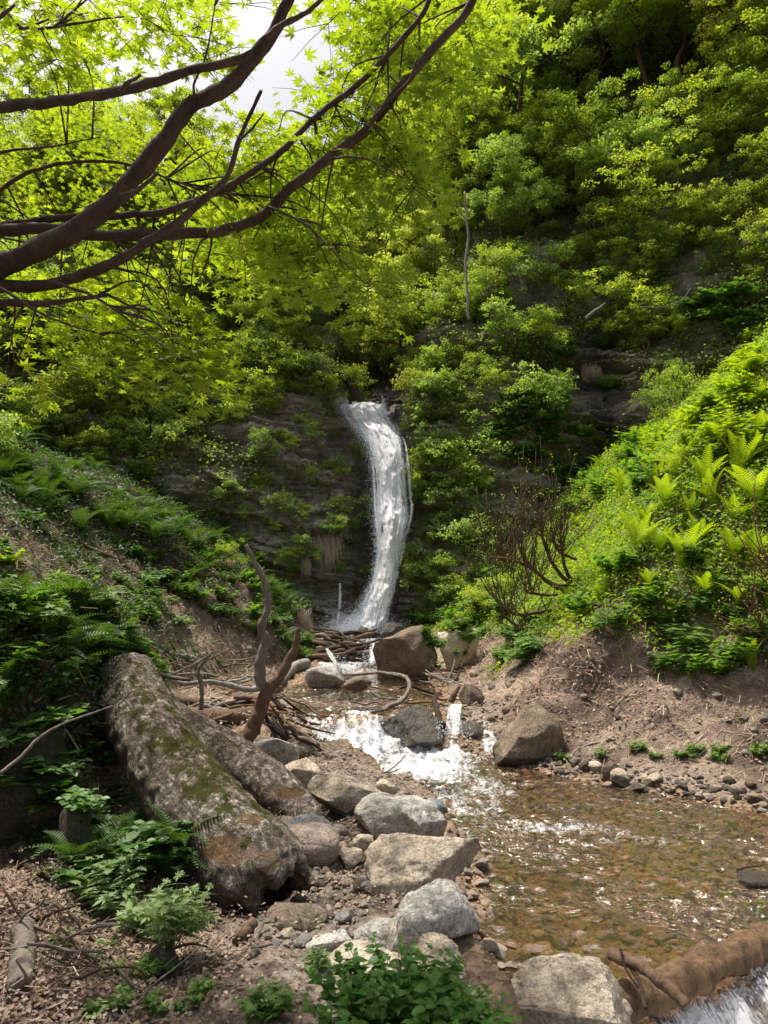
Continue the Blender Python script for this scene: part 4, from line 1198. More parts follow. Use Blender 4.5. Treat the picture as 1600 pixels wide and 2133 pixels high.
# sticks of the dam under the falls and of the two other jams
def jam(n, box, D, lens, w, group, label, seed, mats='bdgd', ang=(-.5, .5), heap=.12):
    r = np.random.default_rng(seed)
    for k in range(n):
        px, py = r.uniform(box[0], box[2]), r.uniform(box[1], box[3])
        d = np.interp(py, [box[1], box[3]], [D[0], D[1]]) + r.normal(0, .1)
        L = r.uniform(*lens); a = r.uniform(*ang)
        p0 = at(px, py, d) if heap < 0 else surf(px, py) + [0, 0, heap * r.random() ** 1.5]
        dirv = np.array([math.cos(a), r.uniform(-.5, .5), math.sin(a) * .7]); dirv /= np.linalg.norm(dirv)
        q = [p0 + dirv * L * (t - .5) + r.normal(0, L * .035, 3) for t in np.linspace(0, 1, 5)]
        rad = r.uniform(*w)
        V, F = tube(np.array(q), np.array([.7, 1, .95, .8, .45]) * rad, 7, 14, .3, seed + k)
        c = V.mean(0)
        o = mk('stick', V - c, F, WM[mats[k % len(mats)]]); o.location = c
        tag(o, label, 'driftwood', group)
jam(36, (655, 1318, 805, 1378), (16.6, 14.9), (.5, 1.6), (.02, .065), 'sticks of the driftwood dam under the falls', 'dark stick in the driftwood dam under the falls', 41, 'dbdgdb', heap=.2)
jam(26, (395, 1455, 600, 1520), (9.8, 8.6), (.3, 1.1), (.012, .04), 'sticks in the driftwood pile behind the forked tree', 'stick in the driftwood pile behind the forked dead tree', 42, 'bogdwb')
jam(30, (585, 1485, 665, 1575), (9, 8.2), (.3, .8), (.008, .024), 'splinters of the root wad beside the left cascade', 'dark splintered root in the wad beside the left cascade', 43, 'ddbd', (-1.2, -.4))
jam(14, (780, 1440, 960, 1480), (10.4, 9.6), (.2, .7), (.008, .025), 'twigs heaped on the wet boulder', 'twig heaped behind the wet boulder between the cascades', 44, 'bdog')
jam(20, (880, 1390, 960, 1440), (11.5, 10.3), (.3, .8), (.008, .02), 'dead stems on the bank above the narrow cascade', 'dead stem on the bank above the narrow cascade', 45, 'bgwb', (-1.2, 1.2))
jam(22, (280, 1380, 500, 1440), (9.2, 8.6), (.4, 1.3), (.01, .03), 'dead sticks at the foot of the left slope', 'dead stick at the foot of the left slope', 46, 'gbwg', (-.8, .6))
jam(14, (770, 826, 836, 846), (20.6, 20.3), (.3, .8), (.015, .04), 'sticks caught at the lip of the falls', 'dark stick caught at the lip of the falls', 47, 'dbd', heap=-1)
jam(30, (0, 1860, 380, 2110), (3.9, 2.9), (.15, .5), (.003, .008), 'dead twigs on the leaf litter at lower left', 'thin dead twig on the leaf litter at lower left', 48, 'gbdg', (-1.2, 1.2))

# log weir
V, F = limb([(1180, 2090), (1260, 2050), (1400, 2000), (1500, 1962), (1620, 1918), (1760, 1870)], [3.35, 3.5, 3.9, 4.35, 5.0], 64, 66, 40, 120, .30, 77)
V[:, 2] -= .10; V[:, 1] -= .03
o = mk('weir_log', V - V.mean(0), F, barkmat('wet_golden_wood', (.06, .04, .025), (.32, .20, .11), 16, 1.0)); o.location = V.mean(0)
tag(o, 'submerged log forming a weir at lower right, water sliding over it', 'log')
# ================================================================ PLANTS
M_TREE = [leafmat('leaf_spring', (.16, .22, .04), (.50, .57, .10), .5),
          leafmat('leaf_deep', (.13, .20, .045), (.42, .52, .11), .5),
          leafmat('leaf_yellow', (.2, .24, .05), (.50, .52, .12), .5),
          leafmat('leaf_cool', (.15, .23, .085), (.44, .55, .2), .5)]
M_FAR_HAZE = leafmat('leaf_far_haze', (.26, .32, .09), (.56, .60, .20), .5)  # distance haze put into the leaf colour: paler, brighter green for far trees
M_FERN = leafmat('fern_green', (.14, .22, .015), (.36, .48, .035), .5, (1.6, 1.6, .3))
M_FERND = leafmat('fern_shade', (.028, .065, .018), (.095, .17, .035), .36)  # darkened copy of the fern green, shade of the left slope put into the colour
M_HERB = leafmat('herb_green', (.06, .14, .03), (.20, .34, .07), .45, spec=.5)
M_NETTLE = leafmat('nettle_green', (.035, .10, .012), (.10, .26, .03), .4, spec=.5)
M_MUG = leafmat('mugwort_green', (.13, .21, .08), (.33, .45, .20), .4, (1.4, 1.4, .6))
M_BROAD = leafmat('broad_leaf', (.05, .12, .035), (.15, .28, .07), .4, spec=.6)
M_GRASS = leafmat('grass_green', (.05, .10, .022), (.17, .27, .05), .4)
M_STRAW = leafmat('dry_straw', (.30, .22, .15), (.62, .50, .38), .25, (1.1, 1, .8))
M_DEADL = leafmat('dead_leaf', (.18, .12, .085), (.56, .43, .33), .2, (1.1, 1, .8), clump=6)
M_MAPLE = leafmat('maple_leaf', (.07, .14, .018), (.42, .54, .06), .56, (1.45, 1.45, .35), clump=2.5)
M_WFLOW = leafmat('white_flower', (.6, .62, .5), (.8, .8, .74), .3, (1, 1, 1))
M_YFLOW = leafmat('yellow_bud', (.38, .36, .03), (.62, .58, .06), .4, (1.1, 1.1, .4))

# leaf templates: verts (x across, y along, z up), quads
def leaf_quad():
    V = np.array([[0, 0, 0], [.38, .5, .08], [0, 1.1, -.05], [-.38, .5, .08]], float)
    return V, np.array([[0, 1, 2, 3]])
LQ = leaf_quad()
def leaf6():
    V = np.array([[0, 0, 0], [.3, .25, .06], [.42, .6, .05], [0, 1.1, -.08], [-.42, .6, .05], [-.3, .25, .06], [0, .55, -.03]], float)
    F = np.array([[0, 1, 6], [1, 2, 6], [2, 3, 6], [3, 4, 6], [4, 5, 6], [5, 0, 6]])
    return V, F
L6 = leaf6()
def toothed(n=7, w=.36):
    """serrated ovate leaf"""
    pts = []
    for i in range(n):
        t = (i + .5) / n; ww = w * math.sin(PI * min(1, t ** .75)) ** .8
        pts.append((ww * 1.1, t)); pts.append((ww * .8, t + .04))
    R = [(0, 0)] + pts + [(0, 1.12)] + [(-a, b) for a, b in pts[::-1]]
    V = np.array([(a, b, .12 * abs(a) - .15 * b * b) for a, b in R] + [(0, .5, -.03)], float)
    k = len(R)
    return V, np.array([[i, (i + 1) % k, k] for i in range(k)])
def lobed(angs, lens, wid=.28, sink=.32, droop=.12):
    """palmate leaf: tips at angles, notches between"""
    R = [(0, 0)]
    for i, (a, l) in enumerate(zip(angs, lens)):
        a = math.radians(a)
        R.append((math.sin(a - wid * .55) * l * .62, math.cos(a - wid * .55) * l * .62))
        R.append((math.sin(a) * l, math.cos(a) * l))
        R.append((math.sin(a + wid * .55) * l * .62, math.cos(a + wid * .55) * l * .62))
        if i < len(angs) - 1:
            b = math.radians((angs[i] + angs[i + 1]) / 2)
            R.append((math.sin(b) * sink, math.cos(b) * sink))
    V = np.array([(x, y, -droop * (x * x + y * y)) for x, y in R] + [(0, .08, .03)], float)
    k = len(R)
    return V, np.array([[i, (i + 1) % k, k] for i in range(k)])
MAPLE_L = lobed([-125, -82, -40, 0, 40, 82, 125], [.42, .75, .95, 1.05, .95, .75, .42], .30, .36)
MUG_L = lobed([-100, -62, -28, 0, 28, 62, 100], [.35, .6, .8, 1.15, .8, .6, .35], .34, .34)
NET_L = toothed()

def rand_dirs(n, r, up=.6, spread=.5):
    v = r.normal(0, spread, (n, 3)); v[:, 2] = up + r.normal(0, spread * .6, n)
    return v

def pads_leaves(centers, radii, flat, per, size, r, tmpl=LQ, shade=True, up=.75, spread=.5):
    """flattened clusters of leaves -> V,F,tint"""
    P, S, T, N = [], [], [], []
    for c, R in zip(centers, radii):
        k = max(4, int(per * R * R))
        q = r.normal(size=(k, 3)); q /= np.linalg.norm(q, axis=1)[:, None]
        q *= (r.random(k) ** .45)[:, None]
        # leaf sprays: pull points to some twig lines inside the pad
        P.append(c + q * [R, R, R * flat])
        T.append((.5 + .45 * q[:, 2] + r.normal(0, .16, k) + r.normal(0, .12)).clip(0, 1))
        S.append(size * r.uniform(.6, 1.3, k))
        nn = rand_dirs(k, r, up, spread); nn[:, :2] += q[:, :2] * .5
        N.append(nn)
    P, S, T, N = np.vstack(P), np.concatenate(S), np.concatenate(T), np.vstack(N)
    M = frames(N, r.random(len(P)) * 6.28, S)
    return scatter(tmpl[0], tmpl[1], P, M, T)

def gen_tree(seed, H, R, nl, lsize, flat=.32, lean=(0, 0), nb=9, low=.25, multi=1, per=None, droop=0):
    """returns (trunkV,trunkF,  leafV,leafF,leafT)"""
    r = np.random.default_rng(seed)
    tb = MB(); pc, pr = [], []
    for s in range(multi):
        a0 = r.uniform(0, 6.28); ln = np.array([lean[0] + (multi > 1) * .35 * math.cos(a0), lean[1] + (multi > 1) * .35 * math.sin(a0)])
        tr = [np.array([0, 0, -.4]), np.array([0, 0, 0.0])]
        for k in range(1, 7):
            t = k / 6
            tr.append(np.array([ln[0] * H * t ** 1.3, ln[1] * H * t ** 1.3, H * .88 * t]) + np.r_[r.normal(0, .035 * H, 2), 0])
        tr = np.array(tr); rt = H * .021 / math.sqrt(multi)
        rads = np.r_[rt * 1.3, np.linspace(1, .2, 7) * rt]
        V, F = tube(tr, rads, 6, 20, .15, seed); tb.add(V, F)
        for b in range(nb // multi + 1):
            t = low + (1 - low) * (b + r.random() * .8) / (nb // multi + 1)
            i = min(6.99, 1 + t * 6); p0 = tr[int(i)] * (1 - i % 1) + tr[min(7, int(i) + 1)] * (i % 1)
            az = b * 2.4 + r.uniform(-.5, .5)
            L = R * (1 - .55 * abs(t - .45)) * r.uniform(.65, 1.1)
            el = r.uniform(.15, .6) + .5 * t
            pts = [p0]
            for k in range(1, 5):
                f = k / 4
                pts.append(p0 + np.array([math.cos(az + .2 * f) * L * f, math.sin(az + .2 * f) * L * f, L * (math.sin(el) * f - (.35 + droop) * f * f) * .9]) + r.normal(0, .03 * L, 3))
            pts = np.array(pts)
            V, F = tube(pts, np.linspace(rt * .45, rt * .08, 5), 4, 9); tb.add(V, F)
            for f, rr in ((1, .28), (.8, .30), (.6, .28), (.4, .2)):
                kk = f * 4; c = pts[int(min(kk, 3.99))] * (1 - (min(kk, 3.99) % 1)) + pts[min(4, int(kk) + 1) if kk < 4 else 4] * (min(kk, 3.99) % 1)
                for q in range(3):
                    off = r.normal(0, .26 * R * .8, 3) * [1, 1, .7]
                    pc.append(c + off + [0, 0, .05 * R]); pr.append(rr * R * r.uniform(.45, .85))
                    sub = np.array([c, c + off * .6, c + off]); V, F = tube(sub, [rt * .12, rt * .08, rt * .04], 3); tb.add(V, F)
        pc.append(tr[-1]); pr.append(R * .35)
    pr = np.array(pr); per = per or nl / (pr ** 2).sum()
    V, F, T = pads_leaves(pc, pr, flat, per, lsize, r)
    # crown shading trend: darker inside and below
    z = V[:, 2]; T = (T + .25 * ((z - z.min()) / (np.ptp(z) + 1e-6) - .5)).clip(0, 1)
    return tb, V, F, T

def tree_proto(seed, mat, **kw):
    tb, V, F, T = gen_tree(seed, **kw)
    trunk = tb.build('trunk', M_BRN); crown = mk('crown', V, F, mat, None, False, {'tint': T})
    d = (trunk.data, crown.data, V[:, 2].mean(), kw['R'])
    bpy.data.objects.remove(trunk); bpy.data.objects.remove(crown)
    return d
TP = {
 'round': [tree_proto(900 + i, M_TREE[0], H=5.5, R=2.1, nl=12000, lsize=.105, flat=[.5, .26, .4, .2][i], low=[.25, .4, .15, .3][i]) for i in range(4)],
 'deep': [tree_proto(910 + i, M_TREE[1], H=5.0, R=2.0, nl=11000, lsize=.10, flat=[.5, .22, .35][i]) for i in range(3)],
 'yellow': [tree_proto(920 + i, M_TREE[2], H=5.0, R=1.9, nl=7500, lsize=.10, multi=3, nb=14, flat=.4) for i in range(2)],
 'cool': [tree_proto(930 + i, M_TREE[3], H=5.5, R=2.2, nl=12000, lsize=.11, flat=.45) for i in range(3)],
 'far': [tree_proto(990 + i, M_FAR_HAZE, H=6, R=2.2, nl=11000, lsize=.12, flat=.45) for i in range(3)],
 'bright': [tree_proto(940 + i, M_TREE[0], H=3.6, R=1.6, nl=3600, lsize=.11, flat=.22, multi=2, nb=10) for i in range(3)],
}
BP = {
 'bush': [tree_proto(950 + i, M_TREE[1], H=1.3, R=.95, nl=3400, lsize=.070, flat=.55, multi=3, nb=9, low=.1) for i in range(3)],
 'lush': [tree_proto(960 + i, M_TREE[0], H=1.3, R=.95, nl=3200, lsize=.070, flat=.5, multi=3, nb=9, low=.1) for i in range(3)],
 'pale': [tree_proto(970 + i, M_TREE[2], H=1.5, R=.9, nl=1500, lsize=.08, flat=.4, multi=3, nb=9, low=.15) for i in range(2)],
 'coolb': [tree_proto(980 + i, M_TREE[3], H=1.2, R=.95, nl=2000, lsize=.09, flat=.5, multi=3, nb=9, low=.1) for i in range(2)],
}
KLOOK = {'round': 'fresh green leafy tree', 'deep': 'dark green dense tree', 'yellow': 'yellowish feathery tree', 'cool': 'cool green tall tree',
         'far': 'haze-paled distant tree', 'bright': 'small bright lime tree', 'bush': 'dark green bush', 'lush': 'bright green bush', 'pale': 'pale yellow-green shrub', 'coolb': 'blue-green bush'}
PLANTED = []          # (object, look, region, px, py)
def tree_at(kind, px, py, scale, name='tree', cat='tree', group=None, region='', lean=(0, 0), D=None, sink=.1, label=None, tilt=0):
    """py = where the crown centre appears; the base goes on the terrain below/behind"""
    prot = (TP.get(kind) or BP.get(kind))
    d = prot[len(PLANTED) % len(prot)]
    if D is None:
        p, n, dd = hit(px, py)
        if p is None: return None
    else:
        p = at(px, py, D); n = np.array([0, -1, .3])
    base = p.copy()
    o = empty(name, base)
    if D is None:
        # crown centre in front of the slope at this place: set the foot lower on the slope
        ch = d[2] * scale
        g_ = (BV.ray_cast(Vector((p[0] + n[0] * .3 * scale, p[1] - .55 * d[3] * scale, p[2] + .4)), Vector((0, 0, -1)), 30))
        if g_[0] is not None and (p[2] - g_[0].z) < ch * 1.6:
            base = np.array(g_[0])
        else:
            base = p - np.array([0, .0, ch * .55])
        o.location = base
    else:
        o.location = (p[0], p[1], p[2] - d[2] * scale)
    o.scale = (scale, scale, scale * random.uniform(.9, 1.15))
    o.rotation_euler = (random.uniform(-.08, .08) + tilt, random.uniform(-.08, .08), random.uniform(0, 6.28))
    for nm, me in (('trunk', d[0]), ('crown', d[1])):
        c = bpy.data.objects.new(nm if kind in TP else {'trunk': 'stem', 'crown': 'foliage'}[nm], me); col.objects.link(c); c.parent = o
    tag(o, label or 'x', cat, group)
    if not label: PLANTED.append((o, KLOOK[kind], region, px, py))
    else: PLANTED.append(None)
    return o

def fill(kind_w, region, box, n, s0, s1, name, cat, group, seed, cond=None, jit=.9):
    r = np.random.default_rng(seed)
    ks = list(kind_w); ws = np.array([kind_w[k] for k in ks]); ws = ws / ws.sum()
    x0, y0, x1, y1 = box
    asp = (x1 - x0) / (y1 - y0); ny = max(1, int(round(math.sqrt(n / asp)))); nx = max(1, int(round(n / ny)))
    for j in range(ny):
        for i in range(nx):
            px = x0 + (x1 - x0) * (i + .5 + jit * (r.random() - .5) + .25 * (j % 2)) / nx
            py = y0 + (y1 - y0) * (j + .5 + jit * (r.random() - .5)) / ny
            if cond and not cond(px, py): continue
            tree_at(ks[r.choice(len(ks), p=ws)], px, py, r.uniform(s0, s1), name, cat, group, region)

# --- trees on the high right hillside, back to front
fill({'far': 3, 'round': 2, 'yellow': 2, 'cool': 2}, 'high at top centre', (860, -60, 1180, 300), 18, .8, 1.35, 'tree', 'tree', 'trees on the high slope at top centre', 1001)
fill({'round': 3, 'yellow': 1.5, 'cool': 1}, 'at top right', (1180, -60, 1640, 210), 16, .65, 1.25, 'tree', 'tree', 'trees in the top right corner', 1002)
fill({'yellow': 2, 'round': 2, 'deep': 2, 'cool': 1}, 'on the right hillside', (860, 300, 1220, 520), 14, .5, 1.0, 'tree', 'tree', 'trees on the middle of the right hillside', 1003)
fill({'deep': 2, 'bright': 1.5, 'cool': 1}, 'among the right crags', (1220, 230, 1640, 560), 12, .4, .62, 'tree', 'tree', 'trees among the dark crags at right', 1004)
fill({'far': 4, 'cool': 1}, 'along the skyline left of centre', (770, 40, 850, 330), 7, .7, 1.0, 'tree', 'tree', 'trees along the skyline', 1009)
# valley behind the falls
fill({'far': 5, 'round': 1}, 'behind the falls', (690, 330, 870, 790), 16, .5, .9, 'tree', 'tree', 'trees in the gorge behind the falls', 1005)
# left hill behind the maple
fill({'round': 3, 'yellow': 1, 'deep': 1}, 'on the left ridge', (-80, 300, 720, 540), 24, .62, .9, 'tree', 'tree', 'trees on the left ridge behind the maple', 1006, lambda x, y: not (370 < x < 730 and y < 390))
fill({'round': 2, 'deep': 2, 'bright': 1}, 'above the left wall', (-60, 520, 680, 690), 16, .5, .7, 'tree', 'tree', 'trees above the left rock wall', 1007)
for a in [('bright', 1310, 470, .75, 'small bright lime tree standing alone against the dark crags at right'),
          ('bright', 1445, 300, .8, 'light green tree hanging over the dark crags, above the lone lime tree'),
          ('bright', 1335, 660, .62, 'low yellow-green tree overhanging the wet seep at right'),
          ('bright', 1400, 500, .5, 'small green tree just right of the lone lime tree'),
          ('deep', 960, 470, .55, 'dark tree above the pale stem on the right cliff'),
          ('pale', 230, 810, 1.1, 'pale feathery shrub on the left hillside below the maple leaves'),
          ('bright', 250, 870, .52, 'flat-topped lime shrub in front of the dark left hillside'),
          ('bright', 120, 860, .45, 'low lime shrub at the left, beneath the lowest maple spray'),
          ('bright', 480, 610, .6, 'bright lime tree at the top of the left rock wall'),
          ('lush', 760, 730, 1.0, 'light green bush in the gorge just above the falls')]:
    tree_at(a[0], a[1], a[2], a[3], 'tree' if 'tree' in a[4].split(' ', 4)[:4] or 'tree' in a[4] else 'shrub', 'tree' if 'tree' in a[4] else 'shrub', label=a[4])

# --- bushes on the cliffs
fill({'bush': 3, 'coolb': 2, 'lush': .6}, 'right of the falls', (855, 560, 1010, 1180), 40, .5, .85, 'bush', 'bush', 'bushes on the cliff right of the falls', 1011)
fill({'bush': 3, 'coolb': 2, 'lush': .6}, 'on the wide right cliff', (1010, 500, 1420, 900), 46, .45, .8, 'bush', 'bush', 'bushes on the wide right cliff', 1012,
     lambda x, y: not (1195 < x < 1340 and 690 < y < 900) and not (1040 < x < 1160 and 590 < y < 700))
fill({'lush': 2, 'pale': 1}, 'on the gully edge', (836, 640, 872, 900), 9, .45, .6, 'bush', 'bush', 'sunlit bushes on the right edge of the gully', 1013)
fill({'bush': 3, 'coolb': 2, 'lush': 1}, 'on the left wall', (420, 640, 740, 830), 34, .45, .8, 'bush', 'bush', 'bushes on the top of the left rock wall', 1014, lambda x, y: not (x > 680 and y < 780))
fill({'bush': 3, 'coolb': 2}, 'on the left wall face', (430, 830, 760, 1230), 34, .24, .48, 'bush', 'bush', 'small bushes on the face of the left rock wall', 1015)
fill({'bush': 3, 'coolb': 3, 'lush': 1}, 'in the dark thicket at left', (-40, 660, 430, 960), 40, .5, .85, 'bush', 'bush', 'bushes in the dark thicket at left', 1016)
fill({'bush': 3, 'pale': 1}, 'among the dark crags', (1220, 200, 1620, 600), 22, .45, .75, 'bush', 'bush', 'bushes among the dark crags', 1017)
fill({'lush': 2, 'coolb': 2}, 'beside the foot of the falls', (868, 1180, 1050, 1310), 10, .38, .55, 'bush', 'bush', 'leafy bushes at the right foot of the falls', 1018)

# --- ferns
def frond(L, r, npin=24, wid=.13, arch=1.0, curl=False):
    """one frond in the xz plane growing +x/up"""
    t = np.linspace(0, 1, npin + 1)
    ax = L * (.15 * t + .38 * t ** 2 * arch); az = L * (.98 * t - .22 * arch * t ** 3)
    w = wid * L * np.sin(PI * (.06 + .94 * t) ** .75) ** .9 * 1.05
    V, F, T = [], [], []
    for i in range(1, npin):
        for s in (-1, 1):
            k = len(V)
            bx, bz = ax[i], az[i]; dx = (ax[i] - ax[i - 1]); dz = (az[i] - az[i - 1])
            hw = .42 * L / npin
            tl = math.hypot(dx, dz); dx /= tl; dz /= tl
            tipx, tipz = bx + dx * w[i] * .35, bz + dz * w[i] * .35
            lift = w[i] * .22
            V += [[bx - dx * hw, 0, bz - dz * hw], [bx + dx * hw, 0, bz + dz * hw], [tipx + dx * hw * .3 + dz * -lift, s * w[i], tipz + dz * hw * .3 + lift * dx], [tipx - dx * hw * .5 - dz * lift, s * w[i] * .92, tipz - dz * hw * .5 + lift * dx]]
            F.append([k, k + 1, k + 2, k + 3] if s > 0 else [k + 3, k + 2, k + 1, k])
            T += [.35 + .3 * t[i]] * 2 + [.5 + .3 * t[i]] * 2
    # rachis
    k = len(V)
    for i in range(0, npin, 2):
        V += [[ax[i], -.004, az[i]], [ax[i], .004, az[i]]]; T += [.9, .9]
    m = len(range(0, npin, 2))
    for i in range(m - 1):
        F.append([k + 2 * i, k + 2 * i + 1, k + 2 * i + 3, k + 2 * i + 2])
    return np.array(V), np.array(F), np.array(T)
def rotz(V, a):
    c, s = math.cos(a), math.sin(a)
    return np.stack([V[:, 0] * c - V[:, 1] * s, V[:, 0] * s + V[:, 1] * c, V[:, 2]], -1)
def fern_proto(seed, n, mat, arch, L=1.0, wid=.13, npin=24):
    r = np.random.default_rng(seed); mb = MB()
    for i in range(n):
        V, F, T = frond(L * r.uniform(.72, 1.05), r, npin, wid, arch * r.uniform(.7, 1.25))
        V[:, 1] += .05 * L * math.sin(i * 3) * (V[:, 2] / L) ** 2
        V = rotz(V, i * 6.28 / n + r.uniform(-.25, .25))
        mb.add(V, F, (T + r.normal(0, .1)).clip(0, 1))
    o = mb.build('fern', mat, None, False); me = o.data; bpy.data.objects.remove(o); return me
FERN_UP = [fern_proto(1 + i, 9, M_FERN, .85) for i in range(4)]
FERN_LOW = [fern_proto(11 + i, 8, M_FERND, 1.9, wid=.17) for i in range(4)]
FERN_LIT = [fern_proto(21 + i, 8, M_FERN, 1.7, wid=.16) for i in range(3)]

# herbs
def herb_proto(seed, mat, tmpl, nst, H, spread, nleaf, lsize, whorl=2, up=.8, tip=True):
    r = np.random.default_rng(seed); P, N, S, T = [], [], [], []
    stems = MB()
    for i in range(nst):
        a = r.uniform(0, 6.28); rr = spread * math.sqrt(r.random()); h = H * r.uniform(.6, 1.05) * (1 - .3 * rr / spread)
        b = np.array([rr * .18 * math.cos(a), rr * .18 * math.sin(a), 0]); e = np.array([rr * math.cos(a), rr * math.sin(a), h])
        V, F = tube(np.array([b, (b + e) / 2 + [0, 0, .05 * h], e]), [.006 * H, .005 * H, .003 * H], 4); stems.add(V, F, .5)
        for k in range(nleaf):
            f = .25 + .75 * (k + 1) / nleaf
            c = b + (e - b) * f
            for q in range(whorl):
                az = k * 1.57 + q * 6.28 / whorl + r.uniform(-.3, .3)
                P.append(c); s = lsize * r.uniform(.75, 1.2) * (1.15 - .5 * abs(f - .6)) * (.75 if f > .95 else 1)
                S.append((az, s)); T.append(.25 + .55 * f + r.normal(0, .12))
    n = len(P); V, F = tmpl
    M = np.zeros((n, 3, 3))
    for i, (az, s) in enumerate(S):
        R = Matrix.Rotation(az, 3, 'Z') @ Matrix.Rotation(r.uniform(-.15, .35), 3, 'X') @ Matrix.Rotation(r.normal(0, .25), 3, 'Y')
        M[i] = np.array(R) * s
    VV, FF, TT = scatter(V, F, np.array(P), M, np.array(T).clip(0, 1))
    return stems, VV, FF, TT
def herb_meshes(*a, **k):
    st, V, F, T = herb_proto(*a, **k)
    s = st.build('stems', M_GRASS); l = mk('leaves', V, F, a[1], None, False, {'tint': T})
    d = (s.data, l.data); bpy.data.objects.remove(s); bpy.data.objects.remove(l); return d
HERBS = {
 'jag': [herb_meshes(31 + i, M_HERB, MUG_L, 14, .55, .42, 4, .15, 2) for i in range(3)],
 'ovate': [herb_meshes(41 + i, M_BROAD, L6, 16, .30, .42, 3, .17, 2) for i in range(3)],
 'mug': [herb_meshes(51 + i, M_MUG, MUG_L, 17, .46, .26, 6, .085, 2) for i in range(2)],
 'nettle': [herb_meshes(61 + i, M_NETTLE, NET_L, 130, .33, .34, 6, .044, 2) for i in range(1)],
 'lushy': [herb_meshes(71 + i, M_FERN, MUG_L, 14, .5, .42, 4, .13, 2) for i in range(3)],
}
def herb_at(kind, px, py, s, label=None, group=None, look=None, region='', cat='plant', name='leafy_plant', loc=None):
    if loc is None:
        p, n, dd = hit(px, py)
        if p is None: return
    else: p, n = loc, np.array([0, 0, 1.])
    d = HERBS[kind][len(PLANTED) % len(HERBS[kind])]
    o = empty(name, p - n * .02); o.scale = (s, s, s); o.rotation_euler = (-.25 * n[1] * -1 * .5, .3 * n[0], random.uniform(0, 6.28))
    for nm, me in (('stems', d[0]), ('leaves', d[1])):
        c = bpy.data.objects.new(nm, me); col.objects.link(c); c.parent = o
    tag(o, label or 'x', cat, group)
    PLANTED.append(None if label else (o, look, region, px, py))
    return o
def fern_at(meshes, px, py, s, look, region, group, label=None, tree=None):
    p, n, dd = hit(px, py, tree)
    if p is None: return
    me = meshes[len(PLANTED) % len(meshes)]
    o = bpy.data.objects.new('fern', me); col.objects.link(o); o.location = p - n * .03
    o.scale = (s, s, s * random.uniform(.9, 1.1)); o.rotation_euler = (random.uniform(-.1, .1), n[0] * .35, random.uniform(0, 6.28))
    tag(o, label or 'x', 'fern', group)
    PLANTED.append(None if label else (o, look, region, px, py))
# tall shuttlecock ferns on the right bank (foot px, py, scale)
for a in [(1300, 1045, .95), (1360, 1035, .8), (1460, 1030, .9), (1530, 1005, .85), (1585, 1060, .95), (1400, 1010, .6), (1240, 1050, .55), (1325, 1160, .8),
          (1420, 1190, .95), (1375, 1165, .7), (1450, 1140, .7), (1515, 1110, .8), (1560, 1180, .8), (1465, 1255, .62), (1260, 1200, .42), (1250, 1255, .38),
          (1280, 1120, .5), (1210, 1150, .45), (1160, 1000, .5), (1120, 1000, .45), (1230, 1000, .6), (1330, 960, .5), (1380, 950, .55), (1280, 1010, .6), (1200, 1100, .5), (1350, 1230, .45), (1400, 1290, .4), (1520, 1180, .7), (1390, 1060, .7), (1590, 960, .6), (1500, 960, .6), (1440, 960, .5), (1200, 1020, .5), (1150, 1060, .5), (1260, 940, .5), (1200, 940, .45),
          (1550, 855, .4), (1590, 830, .4), (1550, 940, .45), (1570, 1400, .5), (1340, 1100, .6), (1545, 1270, .6), (1600, 1290, .6), (1490, 1060, .7), (1430, 1090, .7)]:
    fern_at(FERN_UP, a[0], a[1], a[2] * .92, 'yellow-green shuttlecock fern', 'on the sunny right bank', 'shuttlecock ferns on the right bank')
r_ = np.random.default_rng(77)
def fernfill(meshes, n, box, s, look, region, group, cond, seed, tree=None):
    r = np.random.default_rng(seed); k = 0
    for _ in range(n * 8):
        if k >= n: break
        px, py = r.uniform(box[0], box[2]), r.uniform(box[1], box[3])
        if not cond(px, py): continue
        fern_at(meshes, px, py, r.uniform(*s), look, region, group, tree=tree); k += 1
slopeL = lambda x, y: np.interp(x, [0, 200, 400, 520, 640], [900, 960, 1040, 1130, 1270]) < y < np.interp(x, [0, 200, 400, 520, 640], [1040, 1120, 1150, 1215, 1330])
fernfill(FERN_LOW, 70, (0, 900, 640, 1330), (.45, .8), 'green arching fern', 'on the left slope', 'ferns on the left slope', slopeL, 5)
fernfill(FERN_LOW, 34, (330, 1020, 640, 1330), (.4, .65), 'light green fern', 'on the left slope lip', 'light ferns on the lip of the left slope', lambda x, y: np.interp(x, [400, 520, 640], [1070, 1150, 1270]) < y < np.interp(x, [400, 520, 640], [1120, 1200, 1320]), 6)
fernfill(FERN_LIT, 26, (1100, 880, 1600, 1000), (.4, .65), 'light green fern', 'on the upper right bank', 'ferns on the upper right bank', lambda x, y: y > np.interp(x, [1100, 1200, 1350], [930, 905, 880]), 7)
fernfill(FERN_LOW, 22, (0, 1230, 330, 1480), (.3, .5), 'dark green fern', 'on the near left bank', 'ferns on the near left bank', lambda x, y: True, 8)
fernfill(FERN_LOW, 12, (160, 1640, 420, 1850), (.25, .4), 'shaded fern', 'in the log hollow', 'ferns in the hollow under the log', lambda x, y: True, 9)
fernfill(FERN_LOW, 6, (0, 1700, 120, 1800), (.2, .3), 'small shaded fern', 'by the foot of the mossy rock', 'ferns by the mossy rock', lambda x, y: True, 10)

